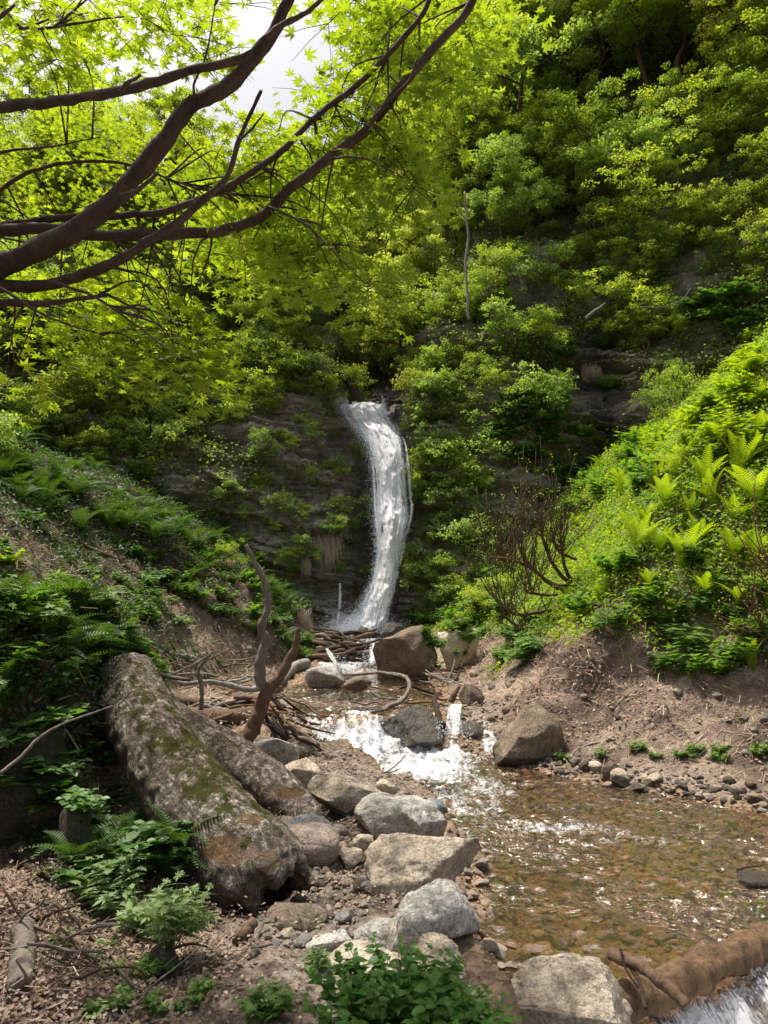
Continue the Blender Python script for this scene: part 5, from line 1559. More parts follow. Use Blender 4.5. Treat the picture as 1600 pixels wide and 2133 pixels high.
HF_DONE = 0
def herbfill(kind, n, box, s, look, region, group, cond, seed):
    r = np.random.default_rng(seed); k = 0
    for _ in range(n * 8):
        if k >= n: break
        px, py = r.uniform(box[0], box[2]), r.uniform(box[1], box[3])
        if not cond(px, py): continue
        herb_at(kind, px, py, r.uniform(*s), None, group, look, region); k += 1
ok = lambda x, y: True
herbfill('jag', 34, (1130, 900, 1420, 1080), (.7, 1.1), 'deep green cut-leaved plant', 'on the right crest', 'leafy plants on the crest of the right bank', lambda x, y: y > np.interp(x, [1100, 1200, 1350], [940, 900, 890]), 11)
herbfill('lushy', 34, (1300, 600, 1600, 960), (.6, 1.0), 'light green leafy plant', 'high on the right grassy slope', 'leafy plants high on the right slope', lambda x, y: y > np.interp(x, [1300, 1400, 1600], [890, 800, 640]) + 20, 12)
herbfill('jag', 26, (1180, 1180, 1600, 1420), (.5, .85), 'green divided-leaf plant', 'below the ferns on the right bank', 'leafy plants below the ferns', lambda x, y: y < 1330 or x > 1400, 13)
herbfill('jag', 22, (860, 1200, 1060, 1310), (.7, 1.0), 'lush green leafy plant', 'at the right falls foot', 'leafy plants at the right foot of the falls', lambda x, y: y > 1200 + (1060 - x) * .3, 14)
herbfill('ovate', 26, (1030, 830, 1150, 960), (1.0, 1.4), 'broad heart-leaved plant', 'left of the seep', 'heart-leaved plants on the right cliff', ok, 15)
herbfill('ovate', 14, (1430, 610, 1560, 700), (1.0, 1.3), 'broad-leaved dark plant', 'under the crags at right', 'broad-leaved plants under the crags', ok, 16)
herbfill('jag', 36, (0, 1080, 640, 1400), (.3, .6), 'small green plant', 'on the left slope litter', 'small plants on the left slope litter', lambda x, y: y > 1020 + .42 * x and y < 1340, 17)
herbfill('jag', 18, (870, 1270, 1150, 1400), (.4, .8), 'green leafy plant', 'on the bank near the dam', 'leafy plants on the bank near the dam', lambda x, y: y > 1240 + .2 * abs(x - 900), 23)
herbfill('jag', 24, (0, 1210, 350, 1480), (.35, .65), 'dense green leafy plant', 'on the near left bank', 'leafy plants on the near left bank', ok, 18)
herbfill('ovate', 14, (0, 1480, 260, 1700), (.3, .5), 'small dark plant', 'on the mossy bank', 'small plants on the mossy bank', ok, 19)
herbfill('ovate', 12, (160, 1650, 400, 1830), (.35, .6), 'shaded small-leaved plant', 'in the log hollow', 'shaded plants in the log hollow', ok, 20)
herbfill('jag', 12, (1130, 1560, 1600, 1600), (.2, .3), 'tiny green seedling', 'on the dry right shore', 'seedlings on the right shore', lambda x, y: True, 21)
herbfill('jag', 16, (60, 1960, 430, 2130), (.10, .2), 'tiny green seedling', 'on the brown litter at lower left', 'seedlings at lower left', lambda x, y: x > 60, 22)
lip_ = lambda x, y: np.interp(x, [300, 400, 520, 640], [1120, 1150, 1215, 1320]) < y < np.interp(x, [300, 400, 520, 640], [1230, 1260, 1320, 1390])
herbfill('jag', 44, (300, 1100, 640, 1390), (.35, .7), 'green jagged-leaved plant', 'below the left slope lip', 'plants below the left slope lip', lip_, 31)
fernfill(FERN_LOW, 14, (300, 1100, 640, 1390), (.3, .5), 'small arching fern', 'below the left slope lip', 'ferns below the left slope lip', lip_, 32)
herb_at('mug', 240, 1905, .72, 'grey-green mugwort clump left of the thick log, left half')
herb_at('mug', 350, 1965, .68, 'grey-green mugwort clump in front of the thick log, right half')
herb_at('mug', 300, 1940, .55, 'shorter mugwort shoot between the two mugwort clumps')
herb_at('nettle', 820, 2180, 1.0, 'bright green nettle patch at the bottom edge', loc=np.array([.03, 2.68, .03]), name='nettle_patch', cat='nettles')
herb_at('nettle', 900, 2200, .8, 'smaller nettle clump right of the bright nettle patch', loc=np.array([.22, 2.66, -.04]), name='nettle_patch', cat='nettles')
herb_at('mug', 655, 2030, .28, 'tiny grey-green weed beside the pale sloping slab')
herb_at('jag', 560, 2122, .3, 'single small leafy weed on the path at the bottom edge')
herb_at('lushy', 20, 1180, .6, 'light leafy spray at the left edge above the bank')

# --- grass tufts and hanging straw
def tuft_mesh(seed, n, L, mat, hang, w=.012, spreadr=.25):
    r = np.random.default_rng(seed)
    V, F, T = [], [], []
    for i in range(n):
        a = r.uniform(0, 6.28); l = L * (r.uniform(.6, 1.1) if not hang else r.uniform(.3, 1.2)); b = np.array([math.cos(a), math.sin(a), 0]) * r.random() ** .5 * spreadr
        out = np.array([math.cos(a), math.sin(a), 0]) * r.uniform(.2, .6)
        if hang: out = np.array([r.normal(0, .12), -r.uniform(.1, .35), 0])
        zb = r.normal(0, .16) * L * 1.2; b = b * ([1.3, .6, 1] if hang else [1, 1, 1])
        side = np.array([-out[1], out[0], 0]); side /= np.linalg.norm(side) + 1e-9
        if hang: side = np.array([1, 0, 0])
        k = len(V); ww = w * r.uniform(.6, 1.2)
        for j in range(4):
            t = j / 3
            p = b + out * l * (t if not hang else math.sin(t * 1.5)) + np.array([0, 0, l * (t * .95 - t * t * .75) if not hang else zb + l * (.12 * t - 1.0 * t * t)])
            V += [p - side * ww * (1 - t * .8), p + side * ww * (1 - t * .8)]
            T += [.2 + .6 * t + r.normal(0, .1)] * 2
        for j in range(3): F.append([k + 2 * j, k + 2 * j + 1, k + 2 * j + 3, k + 2 * j + 2])
    o = mk('tuft', np.array(V), np.array(F), mat, None, False, {'tint': np.clip(T, 0, 1)})
    me = o.data; bpy.data.objects.remove(o); return me
TG = [tuft_mesh(1 + i, 260, .7, M_GRASS, False) for i in range(2)]
TH = [tuft_mesh(5 + i, 260, .8, M_STRAW, True, .006) for i in range(2)]
TS = [tuft_mesh(9 + i, 160, .5, M_STRAW, False, .008) for i in range(2)]
def tuft(me, px, py, s, name, label, cat):
    p, n, d = hit(px, py)
    o = bpy.data.objects.new(name, me); col.objects.link(o); o.location = p + n * .12; o.scale = s if isinstance(s, tuple) else (s, s, s)
    tag(o, label, cat)
tuft(TH[0], 690, 1130, (1.05, 1, 1.0), 'hanging_grass', 'long brown dead grass hanging from the wall left of the falls', 'dead grass')
tuft(TH[1], 702, 1035, (.6, .8, .7), 'hanging_grass', 'short brown grass tuft hanging above the long dead grass', 'dead grass')
tuft(TH[1], 640, 1170, (.4, .7, .5), 'hanging_grass', 'thin strands of dead grass hanging left of the long dead grass', 'dead grass')
tuft(TH[0], 622, 1290, (.7, .8, .8), 'hanging_grass', 'dry grass drooping over the end of the left slope', 'dead grass')
tuft(TH[1], 1228, 760, (.8, .8, .5), 'hanging_grass', 'pale dry strands hanging below the upper dark grass tussock', 'dead grass')
tuft(TH[0], 1570, 560, (.7, .8, .6), 'hanging_grass', 'dry pale grass hanging on the crag at far right', 'dead grass')
tuft(TS[0], 465, 1190, .9, 'dry_grass', 'dry straw clump on the lip of the left slope', 'dead grass')
for i, (px, py, s, lb) in enumerate([(1255, 720, 1.15, 'dark green grass tussock on the wet seep, upper one'), (1275, 800, 1.0, 'dark green grass tussock on the wet seep, lower one'),
        (1150, 800, 1.2, 'wide dark grass tussock left of the seep'), (1180, 740, .9, 'small dark grass tussock above the wide one left of the seep'), (690, 1110, .9, 'green grass tuft above the long hanging dead grass'),
        (1160, 850, .9, 'dark grass tussock at the foot of the wide tussock left of the seep')]):
    tuft(TG[i % 2], px, py, s, 'grass_tussock', lb, 'grass')

# --- shrub with bare sweeping stems, shrub with yellow buds, flowering shrubs
def bare_shrub():
    base, n, d = hit(1195, 1215)
    d0 = base[1]
    o = empty('bare_shrub', base); tag(o, 'bare many-stemmed shrub sweeping out of the right bank', 'shrub')
    r = np.random.default_rng(3)
    mains = [([(1200, 1215), (1175, 1205), (1150, 1170), (1130, 1120), (1125, 1060)], 11), ([(1195, 1225), (1165, 1225), (1120, 1195), (1085, 1150), (1075, 1080)], 10),
             ([(1198, 1235), (1175, 1262), (1130, 1275), (1075, 1280), (1050, 1262)], 11), ([(1195, 1245), (1160, 1285), (1110, 1308), (1070, 1300), (1045, 1270), (1030, 1235)], 10),
             ([(1198, 1210), (1180, 1190), (1170, 1140), (1168, 1090)], 9), ([(1190, 1220), (1150, 1215), (1100, 1180), (1060, 1165), (1010, 1160)], 8),
             ([(1190, 1235), (1150, 1240), (1100, 1235), (1092, 1225)], 7), ([(1199, 1165), (1185, 1160), (1160, 1145), (1150, 1110)], 7)]
    buds = []
    for i, (pts, w) in enumerate(mains):
        V, F = limb(pts, [d0, d0 - .5 - .1 * (i % 3)], w, 4, 7, 24, .1, i)
        parent_keep(mk('stem', V, F, M_BRN), o)
    tw = MB()
    for k in range(170):
        pts, w = mains[r.integers(len(mains))]
        f = r.uniform(.45, 1) * (len(pts) - 1); i = min(int(f), len(pts) - 2); a = np.array(pts[i]) + (np.array(pts[i + 1]) - pts[i]) * (f - i)
        L = r.uniform(50, 170); ang = r.normal(-1.5, .42) + (a[0] - 1130) * .002
        b = a + [math.cos(ang) * L, math.sin(ang) * L]; m = (a + b) / 2 + r.normal(0, 6, 2) + [-6, 5]
        dd = d0 - r.uniform(.1, 1.0)
        V, F = limb([tuple(a), tuple(m), tuple(b)], [dd + .1, dd], 2.6, 1.0, 3, 6, 0, k); tw.add(V, F)
        if r.random() < .6: buds.append(at(b[0], b[1], dd))
    parent_keep(tw.build('twigs', M_BRN), o)
    P = np.vstack([np.array(buds)[:, None] + r.normal(0, .05, (len(buds), 5, 3))]).reshape(-1, 3)
    V, F, T = scatter(LQ[0], LQ[1], P, frames(rand_dirs(len(P), r), r.random(len(P)) * 6, r.uniform(.015, .035, len(P))), r.random(len(P)))
    parent_keep(mk('foliage', V, F, M_TREE[2], None, False, {'tint': T}), o)
bare_shrub()
def twig_shrub(label, base_px, n, area, seed, leafm, bm, nlf, ls, depth=.8, name='shrub'):
    base, nn, d = hit(*base_px); r = np.random.default_rng(seed)
    o = empty(name, base); tag(o, label, 'shrub'); tw = MB(); P = []
    for k in range(n):
        e = (r.uniform(area[0], area[2]), r.uniform(area[1], area[3])); dd = base[1] - r.uniform(0, depth)
        m = ((base_px[0] * .45 + e[0] * .55) + r.normal(0, 15), base_px[1] * .5 + e[1] * .5)
        V, F = limb([base_px, m, e], [base[1], dd], 5, 1.2, 4, 12, 0, k); tw.add(V, F)
        q = V[len(V) // 3:]
        P.append(q[r.integers(0, len(q), nlf)] + r.normal(0, .03, (nlf, 3)))
    parent_keep(tw.build('stems', bm), o)
    P = np.vstack(P); V, F, T = scatter(LQ[0], LQ[1], P, frames(rand_dirs(len(P), r), r.random(len(P)) * 6, r.uniform(.6, 1.2, len(P)) * ls), r.random(len(P)))
    parent_keep(mk('leaves', V, F, leafm, None, False, {'tint': T}), o)
twig_shrub('twiggy shrub dotted with yellow buds at the right edge', (1640, 1260), 26, (1490, 980, 1680, 1240), 5, M_YFLOW, M_BRN, 22, .022)
twig_shrub('second yellow-budded twig shrub at right, below the first', (1600, 1330), 14, (1480, 1150, 1620, 1290), 6, M_YFLOW, M_BRN, 18, .02)
twig_shrub('slender sapling with pale leaves on the crest left of the right ferns', (1175, 935), 1, (1165, 850, 1190, 880), 7, M_TREE[2], M_BRN, 22, .05, .2, 'sapling')
twig_shrub('thin pale-leaved shrub beside the bare many-stemmed shrub', (1060, 1200), 22, (960, 1010, 1160, 1150), 8, M_TREE[2], M_BRN, 16, .03)
for (px, py, s, lab) in [(1065, 552, .9, 'white-flowering shrub high on the right cliff'), (1045, 632, .5, 'small white-flowering shrub below the first on the right cliff')]:
    p, nn, d = hit(px, py); r = np.random.default_rng(px)
    V, F, T = pads_leaves([r.normal(0, .28, 3) * [1.3, .4, .5] * s for _ in range(9)], [.2 * s] * 9, .4, 900, .05, r)
    o = empty('flowering_shrub', p + nn * .5); tag(o, lab, 'shrub')
    c = mk('blossom', V, F, M_WFLOW, o, False, {'tint': T})
    V, F, T = pads_leaves([r.normal(0, .3, 3) * [1.3, .4, .5] * s - [0, -.1, .15] for _ in range(9)], [.28 * s] * 9, .5, 700, .07, r)
    mk('foliage', V, F, M_TREE[1], o, False, {'tint': T})
# pale thin stem on the right cliff
wood_thing('tree', 'slim pale bare trunk standing against the right cliff', 'tree', [([(976, 665), (973, 600), (970, 550), (975, 500), (972, 450), (968, 400)], 18.6, 6, 4, 'w'), ([(975, 560), (985, 548), (995, 545)], 18.6, 3, 2, 'w'), ([(974, 470), (960, 440), (955, 420)], 18.6, 3, 2, 'w')], 'w', seed=91)
wood_thing('dead_branch', 'grey root curving over the wet seep on the right cliff', 'dead wood', [([(1220, 665), (1240, 648), (1262, 632)], 18.4, 8, 5, 'g')], 'g', seed=92)
wood_thing('dead_branch', 'thin curved bare branch right of the low yellow-green tree', 'dead wood', [([(1335, 640), (1380, 640), (1420, 625), (1440, 600)], 16.5, 3, 2, 'g')], 'g', seed=93)

# ---- number the repeats by their place so each label points at one
ORD = ['first', 'second', 'third', 'fourth', 'fifth', 'sixth', 'seventh', 'eighth', 'ninth', 'tenth', 'eleventh', 'twelfth']
def name_planted():
    gr_ = {}
    for e in PLANTED:
        if e: gr_.setdefault((e[1], e[2]), []).append(e)
    for (look, region), L in gr_.items():
        L.sort(key=lambda e: e[4])
        n = len(L)
        if n == 1: L[0][0]['label'] = f'{look} {region}'; continue
        nrow = 1 if n <= 5 else (2 if n <= 12 else (3 if n <= 27 else 5))
        rows = [L[i * n // nrow:(i + 1) * n // nrow] for i in range(nrow)]
        rn = {1: [''], 2: ['upper row', 'lower row'], 3: ['top row', 'middle row', 'bottom row'], 5: ['top row', 'second row', 'third row', 'fourth row', 'bottom row']}[nrow]
        for rname, row in zip(rn, rows):
            row.sort(key=lambda e: e[3])
            for i, e in enumerate(row):
                o_ = 'leftmost' if i == 0 else ('rightmost' if i == len(row) - 1 else (ORD[i] + ' from left' if i < 12 else 'near the right end'))
                if len(row) == 1: o_ = ''
                e[0]['label'] = ', '.join(x for x in (f'{look} {region}', (rname + ' ' + o_).strip()) if x)
name_planted()

# ================================================================ GROUND COVER (beyond counting)
def cover(name, tree, pts_fn, n, tmpl, patch_r, per, size, mat, seed, up=.7, spread=.5, lift=.05, smin=.6, smax=1.3):
    r = np.random.default_rng(seed)
    P, N = pts_fn(n, r)
    k = len(P)
    PP = np.repeat(P, per, 0); NN = np.repeat(N, per, 0)
    q = r.normal(0, patch_r, PP.shape)
    q -= NN * (q * NN).sum(1)[:, None]
    ps = np.repeat(r.uniform(.5, 1.4, k), per)
    PP = PP + q * ps[:, None] + NN * (lift * np.abs(r.normal(0, 1, len(PP))) * ps)[:, None]
    nn = rand_dirs(len(PP), r, up, spread) + NN * .4
    S = size * r.uniform(smin, smax, len(PP))
    T = (np.repeat(r.uniform(.2, .8, k), per) + r.normal(0, .12, len(PP))).clip(0, 1)
    V, F, TT = scatter(tmpl[0], tmpl[1], PP, frames(nn, r.random(len(PP)) * 6.28, S), T)
    return tag(mk(name, V, F, mat, None, False, {'tint': TT}), kind='stuff')
def tri_sample(Vs, Fs, w, n, r):
    a, b, c, d = (Vs[Fs[:, i]] for i in range(4))
    nr_ = np.cross(c - a, d - b); ar = np.linalg.norm(nr_, axis=1) * w
    i = r.choice(len(Fs), n, p=ar / ar.sum())
    u, v = r.random((n, 1)), r.random((n, 1))
    P = a[i] * (1 - u) * (1 - v) + b[i] * u * (1 - v) + c[i] * u * v + d[i] * (1 - u) * v
    N = nr_[i] / np.linalg.norm(nr_[i], axis=1)[:, None]
    return P, N
HC_c = hv[HF].mean(1); _hp = np.array([0.0])
def px_of(P):
    x, y, z = P[:, 0], P[:, 1], P[:, 2] - CAMZ
    f = np.maximum(y * CT + z * ST, .1); v = -y * ST + z * CT
    return PHW / 2 + FPX * x / f, PHH / 2 - FPX * v / f
hpx, hpy = px_of(HC_c)
vis = (hpx > -150) & (hpx < 1750) & (hpy > -200) & (hpy < 1360)
g4 = gr[HF].mean(1); wt4 = wetr[HF].mean(1)
rocky = (np.exp(-(((hpx - 590) / 130) ** 2 + ((hpy - 960) / 75) ** 2)) + np.exp(-(((hpx - 1090) / 70) ** 2 + ((hpy - 640) / 50) ** 2)) +
         np.exp(-(((hpx - 1500) / 90) ** 2 + ((hpy - 430) / 90) ** 2)) + np.exp(-(((hpx - 680) / 50) ** 2 + ((hpy - 1200) / 90) ** 2))).clip(0, 1)
fallm = ((hpx > 715) & (hpx < 850) & (hpy > 840))
wH = vis * (.15 + g4) * (1 - .85 * wt4) * (1 - .7 * rocky) * (~fallm)
def hill_pts(n, r):
    P, N = tri_sample(hv, HF, wH / (HC_c[:, 1] / 18) ** 1.5, n, r)
    N *= np.sign(-N[:, 1:2] + .3 * N[:, 2:3] + 1e-9)
    return P, N
tag(cover('cliff_undergrowth', None, hill_pts, 9000, LQ, .22, 26, .075, M_TREE[1], 5, lift=.10), 'dark green leafy undergrowth covering the cliffs and hillside', 'undergrowth')
tag(cover('cliff_undergrowth', None, hill_pts, 3600, LQ, .22, 26, .08, M_TREE[3], 6, lift=.14), 'cool green leafy undergrowth mixed over the cliffs', 'undergrowth')
tag(cover('cliff_undergrowth', None, hill_pts, 1500, LQ, .16, 24, .07, M_TREE[0], 7, lift=.12), 'brighter green leaf clumps scattered over the cliffs', 'undergrowth')
gc = GV[GF].mean(1); gpx, gpy = px_of(gc)
visg = (gpx > -120) & (gpx < 1720) & (gpy > 500) & (gpy < 2250) & (gc[:, 1] > 1.5)
gg = green[GF].mean(1); litf = litter[GF].mean(1); wf4 = wet[GF].mean(1)
def ground_pts(w):
    def f(n, r):
        P, N = tri_sample(GV, GF, w, n, r); N *= np.sign(N[:, 2:3] + 1e-9); return P, N
    return f
right = (gc[:, 0] > 0.5)
tag(cover('bank_groundcover', None, ground_pts(visg * gg ** 1.2 * right), 5200, LQ, .10, 26, .055, M_FERN, 15, lift=.07), 'bright green low plants covering the right bank', 'ground cover')
tag(cover('bank_groundcover', None, ground_pts(visg * gg ** 1.2 * right), 2600, LQ, .10, 26, .055, M_HERB, 16, lift=.08), 'deeper green low plants among the ferns of the right bank', 'ground cover')
leftsl = (gc[:, 0] < -.5) & (gc[:, 1] > 6.5)
tag(cover('slope_groundcover', None, ground_pts(visg * gg ** 1.5 * leftsl), 3200, LQ, .12, 24, .055, M_FERND, 17, lift=.08), 'green low plants covering the upper left slope', 'ground cover')
nb_ = (gc[:, 0] < -.9) & (gc[:, 1] < 6.6) & (gc[:, 2] > .5)
tag(cover('bank_groundcover', None, ground_pts(visg * gg * nb_), 800, LQ, .07, 26, .035, M_FERND, 18, lift=.05), 'low green plants on the near left bank', 'ground cover')
def blade():
    V = np.array([[-.03, 0, 0], [.03, 0, 0], [.02, .5, .02], [-.02, .5, .02], [0, 1, -.1]], float)
    return np.vstack([V[:4]]), np.array([[0, 1, 2, 3]])
BLD = (np.array([[-.035, 0, 0], [.035, 0, 0], [.02, .9, .25], [-.02, .9, .25]], float), np.array([[0, 1, 2, 3]]))
tag(cover('grass', None, ground_pts(visg * gg * right), 3500, BLD, .08, 16, .16, M_FERN, 19, up=.1, spread=.6, lift=.03), 'thin green grass on the right bank', 'grass')
# dead leaf and stem litter
LF = (np.array([[-.3, 0, 0], [.3, .1, .08], [.25, .9, 0], [-.3, .8, .12]], float), np.array([[0, 1, 2, 3]]))
STK = (np.array([[-.03, 0, 0], [.03, 0, 0], [.03, 1, .1], [-.03, 1, .1]], float), np.array([[0, 1, 2, 3]]))
wl = visg * litf * (1 - wf4) * (1 - .6 * gg)
tag(cover('leaf_litter', None, ground_pts(wl * (gc[:, 1] > 4.4)), 6500, LF, .12, 8, .040, M_DEADL, 21, up=.6, spread=.5, lift=.012), 'dry brown leaf litter on the slopes', 'leaf litter')
tag(cover('leaf_litter', None, ground_pts(wl * (gc[:, 1] <= 4.8)), 3800, LF, .07, 8, .022, M_DEADL, 22, up=.7, spread=.45, lift=.008), 'small brown dead leaves on the ground at lower left', 'leaf litter')
tag(cover('dry_stems', None, ground_pts(wl * (gc[:, 1] > 4.4)), 6500, STK, .12, 6, .12, M_STRAW, 23, up=.5, spread=.5, lift=.02), 'dry straw and thin dead stems on the slopes', 'dead stems')
tag(cover('dry_stems', None, ground_pts(wl * (gc[:, 1] <= 4.8)), 800, STK, .08, 4, .06, M_STRAW, 24, up=.6, spread=.4, lift=.01), 'thin dead stems on the ground at lower left', 'dead stems')
pw = visg * (1 - litf) * (1 - wf4) * (gc[:, 0] < 1)
tag(cover('leaf_litter', None, ground_pts(pw), 1300, LF, .08, 6, .016, M_DEADL, 25, up=.8, spread=.3, lift=.004), 'scattered reddish leaf bits on the path and shelf rocks', 'leaf litter')
# ================================================================ MAPLE LEANING OVER THE STREAM
def maple():
    r = np.random.default_rng(12)
    foot = at(-330, 2000, 3.3); foot[2] = down(foot[0], foot[1], 30)
    o = empty('maple_tree', foot)
    tag(o, 'big maple at left with dark sweeping branches and glowing green leaves', 'tree')
    fork = at(-330, 700, 3.35)
    L = [
     ([(-330, 700), (-160, 620), (0, 548), (100, 500), (200, 440), (290, 360), (345, 285), (400, 215), (470, 180), (525, 110), (560, 70), (597, 0), (640, -90)], [4.0, 3.7, 3.3], 88, 32),
     ([(-330, 600), (-150, 240), (0, 218), (150, 205), (290, 180), (420, 145), (500, 125), (520, 112)], [4.2, 3.6, 3.4], 46, 22),
     ([(-330, 720), (-150, 620), (0, 598), (110, 588), (230, 550), (330, 490), (420, 420), (475, 365), (500, 290), (545, 188)], [4.1, 3.8, 3.6], 56, 10),
     ([(-330, 700), (-150, 520), (0, 478), (120, 480), (220, 490), (370, 490), (470, 480), (560, 430), (680, 330), (770, 260), (880, 120), (960, 40), (1010, -70)], [4.2, 4.2, 3.8], 46, 26),
     ([(0, 470), (120, 455), (250, 450), (345, 440), (420, 415), (540, 350), (660, 245), (740, 180), (830, 90), (885, 20), (910, -60)], [4.3, 4.1, 3.9], 28, 16),
     ([(-330, 740), (-100, 640), (20, 632), (120, 628), (225, 614)], [4.0, 3.8], 40, 11),
     ([(-200, 560), (0, 395), (90, 350), (190, 335), (280, 345), (350, 372), (420, 395), (470, 402)], [4.6, 4.4], 14, 3),
     ([(-200, 380), (0, 318), (110, 305), (210, 285)], [4.8, 4.8], 12, 3),
     ([(555, 78), (590, 50), (640, 25), (680, -10)], [3.35, 3.3], 20, 12),
     ([(255, 412), (285, 398), (330, 358)], [3.5, 3.45], 22, 10),
     ([(250, 192), (262, 175), (292, 156)], [3.5, 3.4], 16, 9),
     ([(-60, 80), (0, 35), (30, 10)], [3.6, 3.5], 18, 8), ([(40, 58), (90, 60), (138, 52)], [3.8, 3.8], 8, 7),
     ([(405, 212), (405, 170), (425, 130), (440, 60), (452, -20)], [3.5, 3.5], 8, 4),
     ([(365, 232), (368, 265), (400, 310), (430, 340), (440, 365)], [3.5, 3.6], 6, 3),
     ([(500, 290), (530, 262), (550, 235)], [3.6, 3.6], 8, 4),
     ([(770, 262), (800, 220), (850, 170), (870, 120)], [3.9, 3.8], 12, 5),
     ([(560, 430), (640, 470), (700, 530), (760, 590)], [3.9, 3.7], 8, 3),
     ([(110, 588), (200, 620), (300, 690), (380, 750)], [3.8, 3.4], 10, 3),
     ([(680, 330), (760, 330), (840, 370)], [3.9, 3.7], 8, 3),
     ([(0, 598), (100, 660), (220, 700)], [3.8, 3.7], 10, 3),
    ]
    L = [(p, [d * .72 for d in D], a * (.60 if i < 6 else .8), b * .72) for i, (p, D, a, b) in enumerate(L)]
    pts3 = []
    for i, (p, D, a, b) in enumerate(L):
        V, F = limb(p, D, a, b, 14 if a > 20 else 7, None, .22, 200 + i, .0)
        nm = 'limb' if i < 6 else 'branch'
        parent_keep(mk(nm, V, F, M_MBARK), o)
        k = len(p); Ds = np.interp(np.linspace(0, 1, k), np.linspace(0, 1, len(D)), D)
        Q = resample(np.array([at(x, y, d) for (x, y), d in zip(p, Ds)]), 24)
        pts3.append(Q)
    V, F = tube(np.array([foot + [0, 0, -.3], foot + [.05, .05, .6], (foot + fork) / 2, fork, fork + [-.1, .1, 1.5], fork + [-.3, .3, 3.0]]), [.30, .25, .23, .21, .14, .08], 20, 60, .15, 9)
    parent_keep(mk('trunk', V, F, M_MBARK), o)
    A = np.vstack(pts3)
    EL = [(120, 50, 190, 75, 3.6, 5.0, 21), (330, 30, 130, 45, 3.6, 4.6, 10), (420, 95, 60, 50, 3.6, 4.6, 5), (770, 50, 90, 70, 3.6, 4.4, 19), (900, 60, 90, 75, 3.4, 4.2, 16),
          (890, 185, 75, 50, 3.5, 4.0, 7), (970, 110, 50, 55, 3.5, 3.9, 5), (690, 200, 50, 50, 3.6, 4.4, 6), (720, 280, 80, 50, 3.6, 4.1, 11), (820, 335, 70, 45, 3.5, 3.9, 9), (865, 385, 28, 16, 3.5, 3.6, 2),
          (70, 290, 150, 90, 6.0, 8.5, 34), (260, 300, 120, 75, 5.6, 8.5, 24), (80, 440, 130, 80, 5.8, 8.5, 26), (330, 410, 140, 70, 5.4, 8, 24),
          (520, 320, 110, 65, 3.8, 5.5, 12), (610, 400, 110, 50, 3.8, 5, 12), (540, 500, 130, 50, 3.7, 5, 14), (660, 545, 85, 42, 3.6, 4.2, 10), (745, 600, 40, 24, 3.6, 3.8, 4),
          (420, 480, 110, 60, 4.6, 6.5, 14), (230, 550, 160, 60, 5.0, 6.5, 20), (300, 640, 110, 45, 3.6, 4.4, 10), (370, 710, 50, 50, 3.4, 3.8, 10), (402, 775, 34, 24, 3.3, 3.4, 5),
          (100, 620, 130, 45, 3.7, 4.6, 12), (200, 700, 90, 35, 3.6, 4.2, 6), (8, 790, 30, 22, 3.3, 3.5, 2), (1010, 30, 40, 25, 3.6, 3.8, 3), (520, 20, 20, 20, 3.6, 4, 1), (150, 200, 60, 40, 4.5, 6, 4)]
    P, N, S, T = [], [], [], []
    tw = MB()
    for cx, cy, rx, ry, d0, d1, n in EL:
        if cy < 200 and d1 < 5.5: d0, d1 = (2.55, 3.4) if cx < 560 else (2.9, 3.6)
        elif d1 <= 5.5: d0, d1 = d0 * .82, d1 * .80
        elif cy < 220: d0, d1 = 5.0, 7.0
        for _ in range(int(n * (.95 if cy < 200 else (.75 if d0 >= 5 else 1.25)) + .5)):
            a = r.uniform(0, 6.28); q = math.sqrt(r.random())
            c = at(cx + rx * q * math.cos(a), cy + ry * q * math.sin(a), r.uniform(d0 + .1, d1 + .2))
            dj = np.linalg.norm(A - c - [0, 0, .1], axis=1); j = np.argsort(dj)[r.integers(0, 9)]; b = A[j]
            if np.linalg.norm(b - c) < .75 and r.random() < .6:
                mid = (b + c) / 2 + [0, 0, .08] + r.normal(0, .03, 3)
                V, F = tube(np.array([b, mid, c]), [.006, .0035, .002], 4, 8); tw.add(V, F)
            R = r.uniform(.16, .30); k = int(r.uniform(20, 33) * (R / .24) ** 1.5)
            tilt = r.normal(0, .22, 2) + [0, -.12]
            for s_ in range(4):
                aa = r.uniform(0, 6.28); e = c + np.array([math.cos(aa) * R, math.sin(aa) * R, 0]); e[2] += (e - c)[:2] @ tilt - .03
                V, F = tube(np.array([c, (c + e) / 2 + [0, 0, .01], e]), [.0022, .0016, .001], 3); tw.add(V, F)
            ang = r.uniform(0, 6.28, k); rr = R * np.sqrt(r.random(k))
            off = np.stack([np.cos(ang) * rr, np.sin(ang) * rr, np.zeros(k)], -1)
            off[:, 2] = off[:, :2] @ tilt - .35 * rr ** 2 / R + r.normal(0, .018, k)
            P.append(c + off)
            nn = np.stack([-tilt[0] + r.normal(0, .33, k), -tilt[1] + r.normal(0, .33, k), np.ones(k)], -1)
            N.append(nn); S.append(r.uniform(.034, .057, k)); T.append((r.normal(.48, .26) + r.normal(0, .14, k)).clip(0, 1))
    parent_keep(tw.build('twigs', M_MBARK), o)
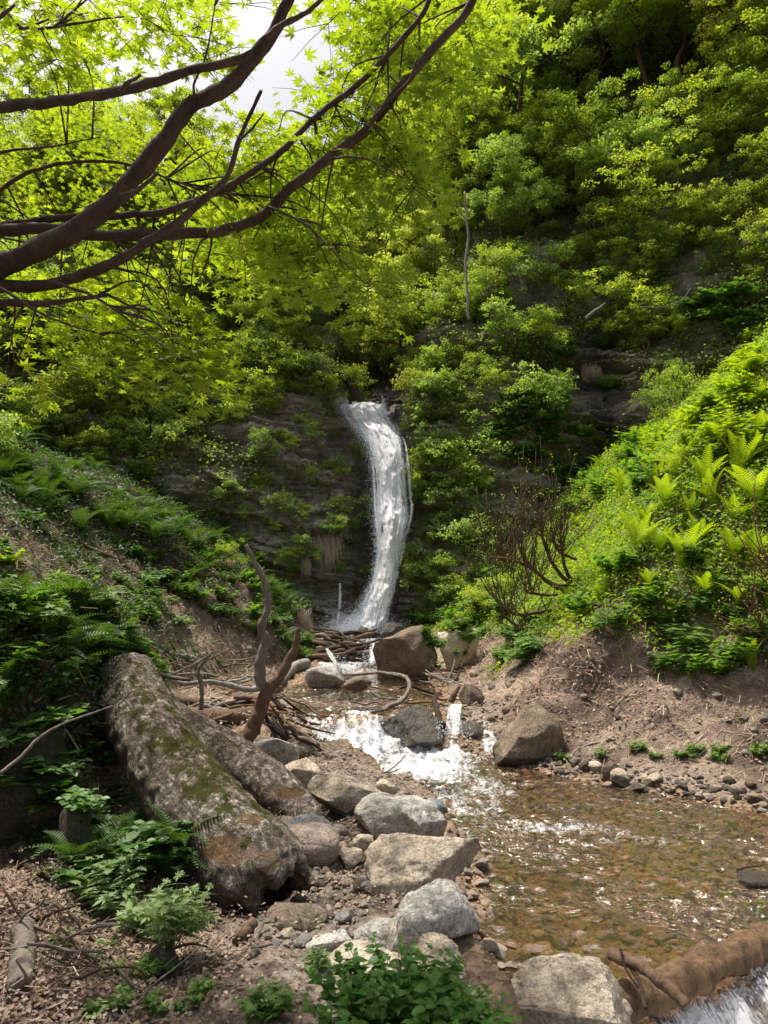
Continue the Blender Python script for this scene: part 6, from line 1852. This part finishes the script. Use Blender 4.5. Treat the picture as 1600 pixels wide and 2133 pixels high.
    P, N, S, T = np.vstack(P), np.vstack(N), np.concatenate(S), np.concatenate(T)
    V, F, TT = scatter(MAPLE_L[0] * [1, 1, 1.2], MAPLE_L[1], P, frames(N, r.random(len(P)) * 6.28, S), T)
    lv = mk('leaves', V, F, M_MAPLE, None, False, {'tint': TT}); lv['kind'] = 'stuff'
    parent_keep(lv, o)
M_MBARK = barkmat('maple_bark', (.04, .03, .025), (.15, .11, .085), 9, 1.0)
maple()
# ================================================================ LIGHT
w = bpy.data.worlds.new('World'); sc.world = w; w.use_nodes = True
nt = w.node_tree; nt.nodes.clear()
bg = nt.nodes.new('ShaderNodeBackground'); wo = nt.nodes.new('ShaderNodeOutputWorld')
sky = nt.nodes.new('ShaderNodeTexSky'); sky.sky_type = 'NISHITA'; sky.sun_disc = False
SUN_EL, SUN_AZ = math.radians(70), math.radians(-52)      # azimuth from +y, negative = left
sky.sun_elevation = SUN_EL; sky.sun_rotation = SUN_AZ
sky.dust_density = 10.0; sky.air_density = 1.6; sky.ozone_density = 1.0
nt.links.new(sky.outputs[0], bg.inputs[0]); nt.links.new(bg.outputs[0], wo.inputs[0])
bg.inputs[1].default_value = .15
sl = bpy.data.lights.new('sun', 'SUN'); sl.energy = 5.0; sl.angle = math.radians(.6); sl.color = (1, .96, .88)
so = bpy.data.objects.new('sun', sl); col.objects.link(so)
d = Vector((math.sin(SUN_AZ) * math.cos(SUN_EL), math.cos(SUN_AZ) * math.cos(SUN_EL), math.sin(SUN_EL)))
so.rotation_euler = d.to_track_quat('Z', 'Y').to_euler()
so.location = d * 60
sc.view_settings.view_transform = 'Standard'; sc.view_settings.look = 'None'
sc.view_settings.exposure = 0; sc.view_settings.gamma = 1
sc.render.engine = 'CYCLES'
cy = sc.cycles
cy.max_bounces = 8; cy.diffuse_bounces = 4; cy.glossy_bounces = 2; cy.transmission_bounces = 4; cy.transparent_max_bounces = 12
cy.use_denoising = True; cy.caustics_reflective = False; cy.caustics_refractive = False
cy.sample_clamp_indirect = 6
for o in sc.objects:
    if 'tree' in o: del o['tree']
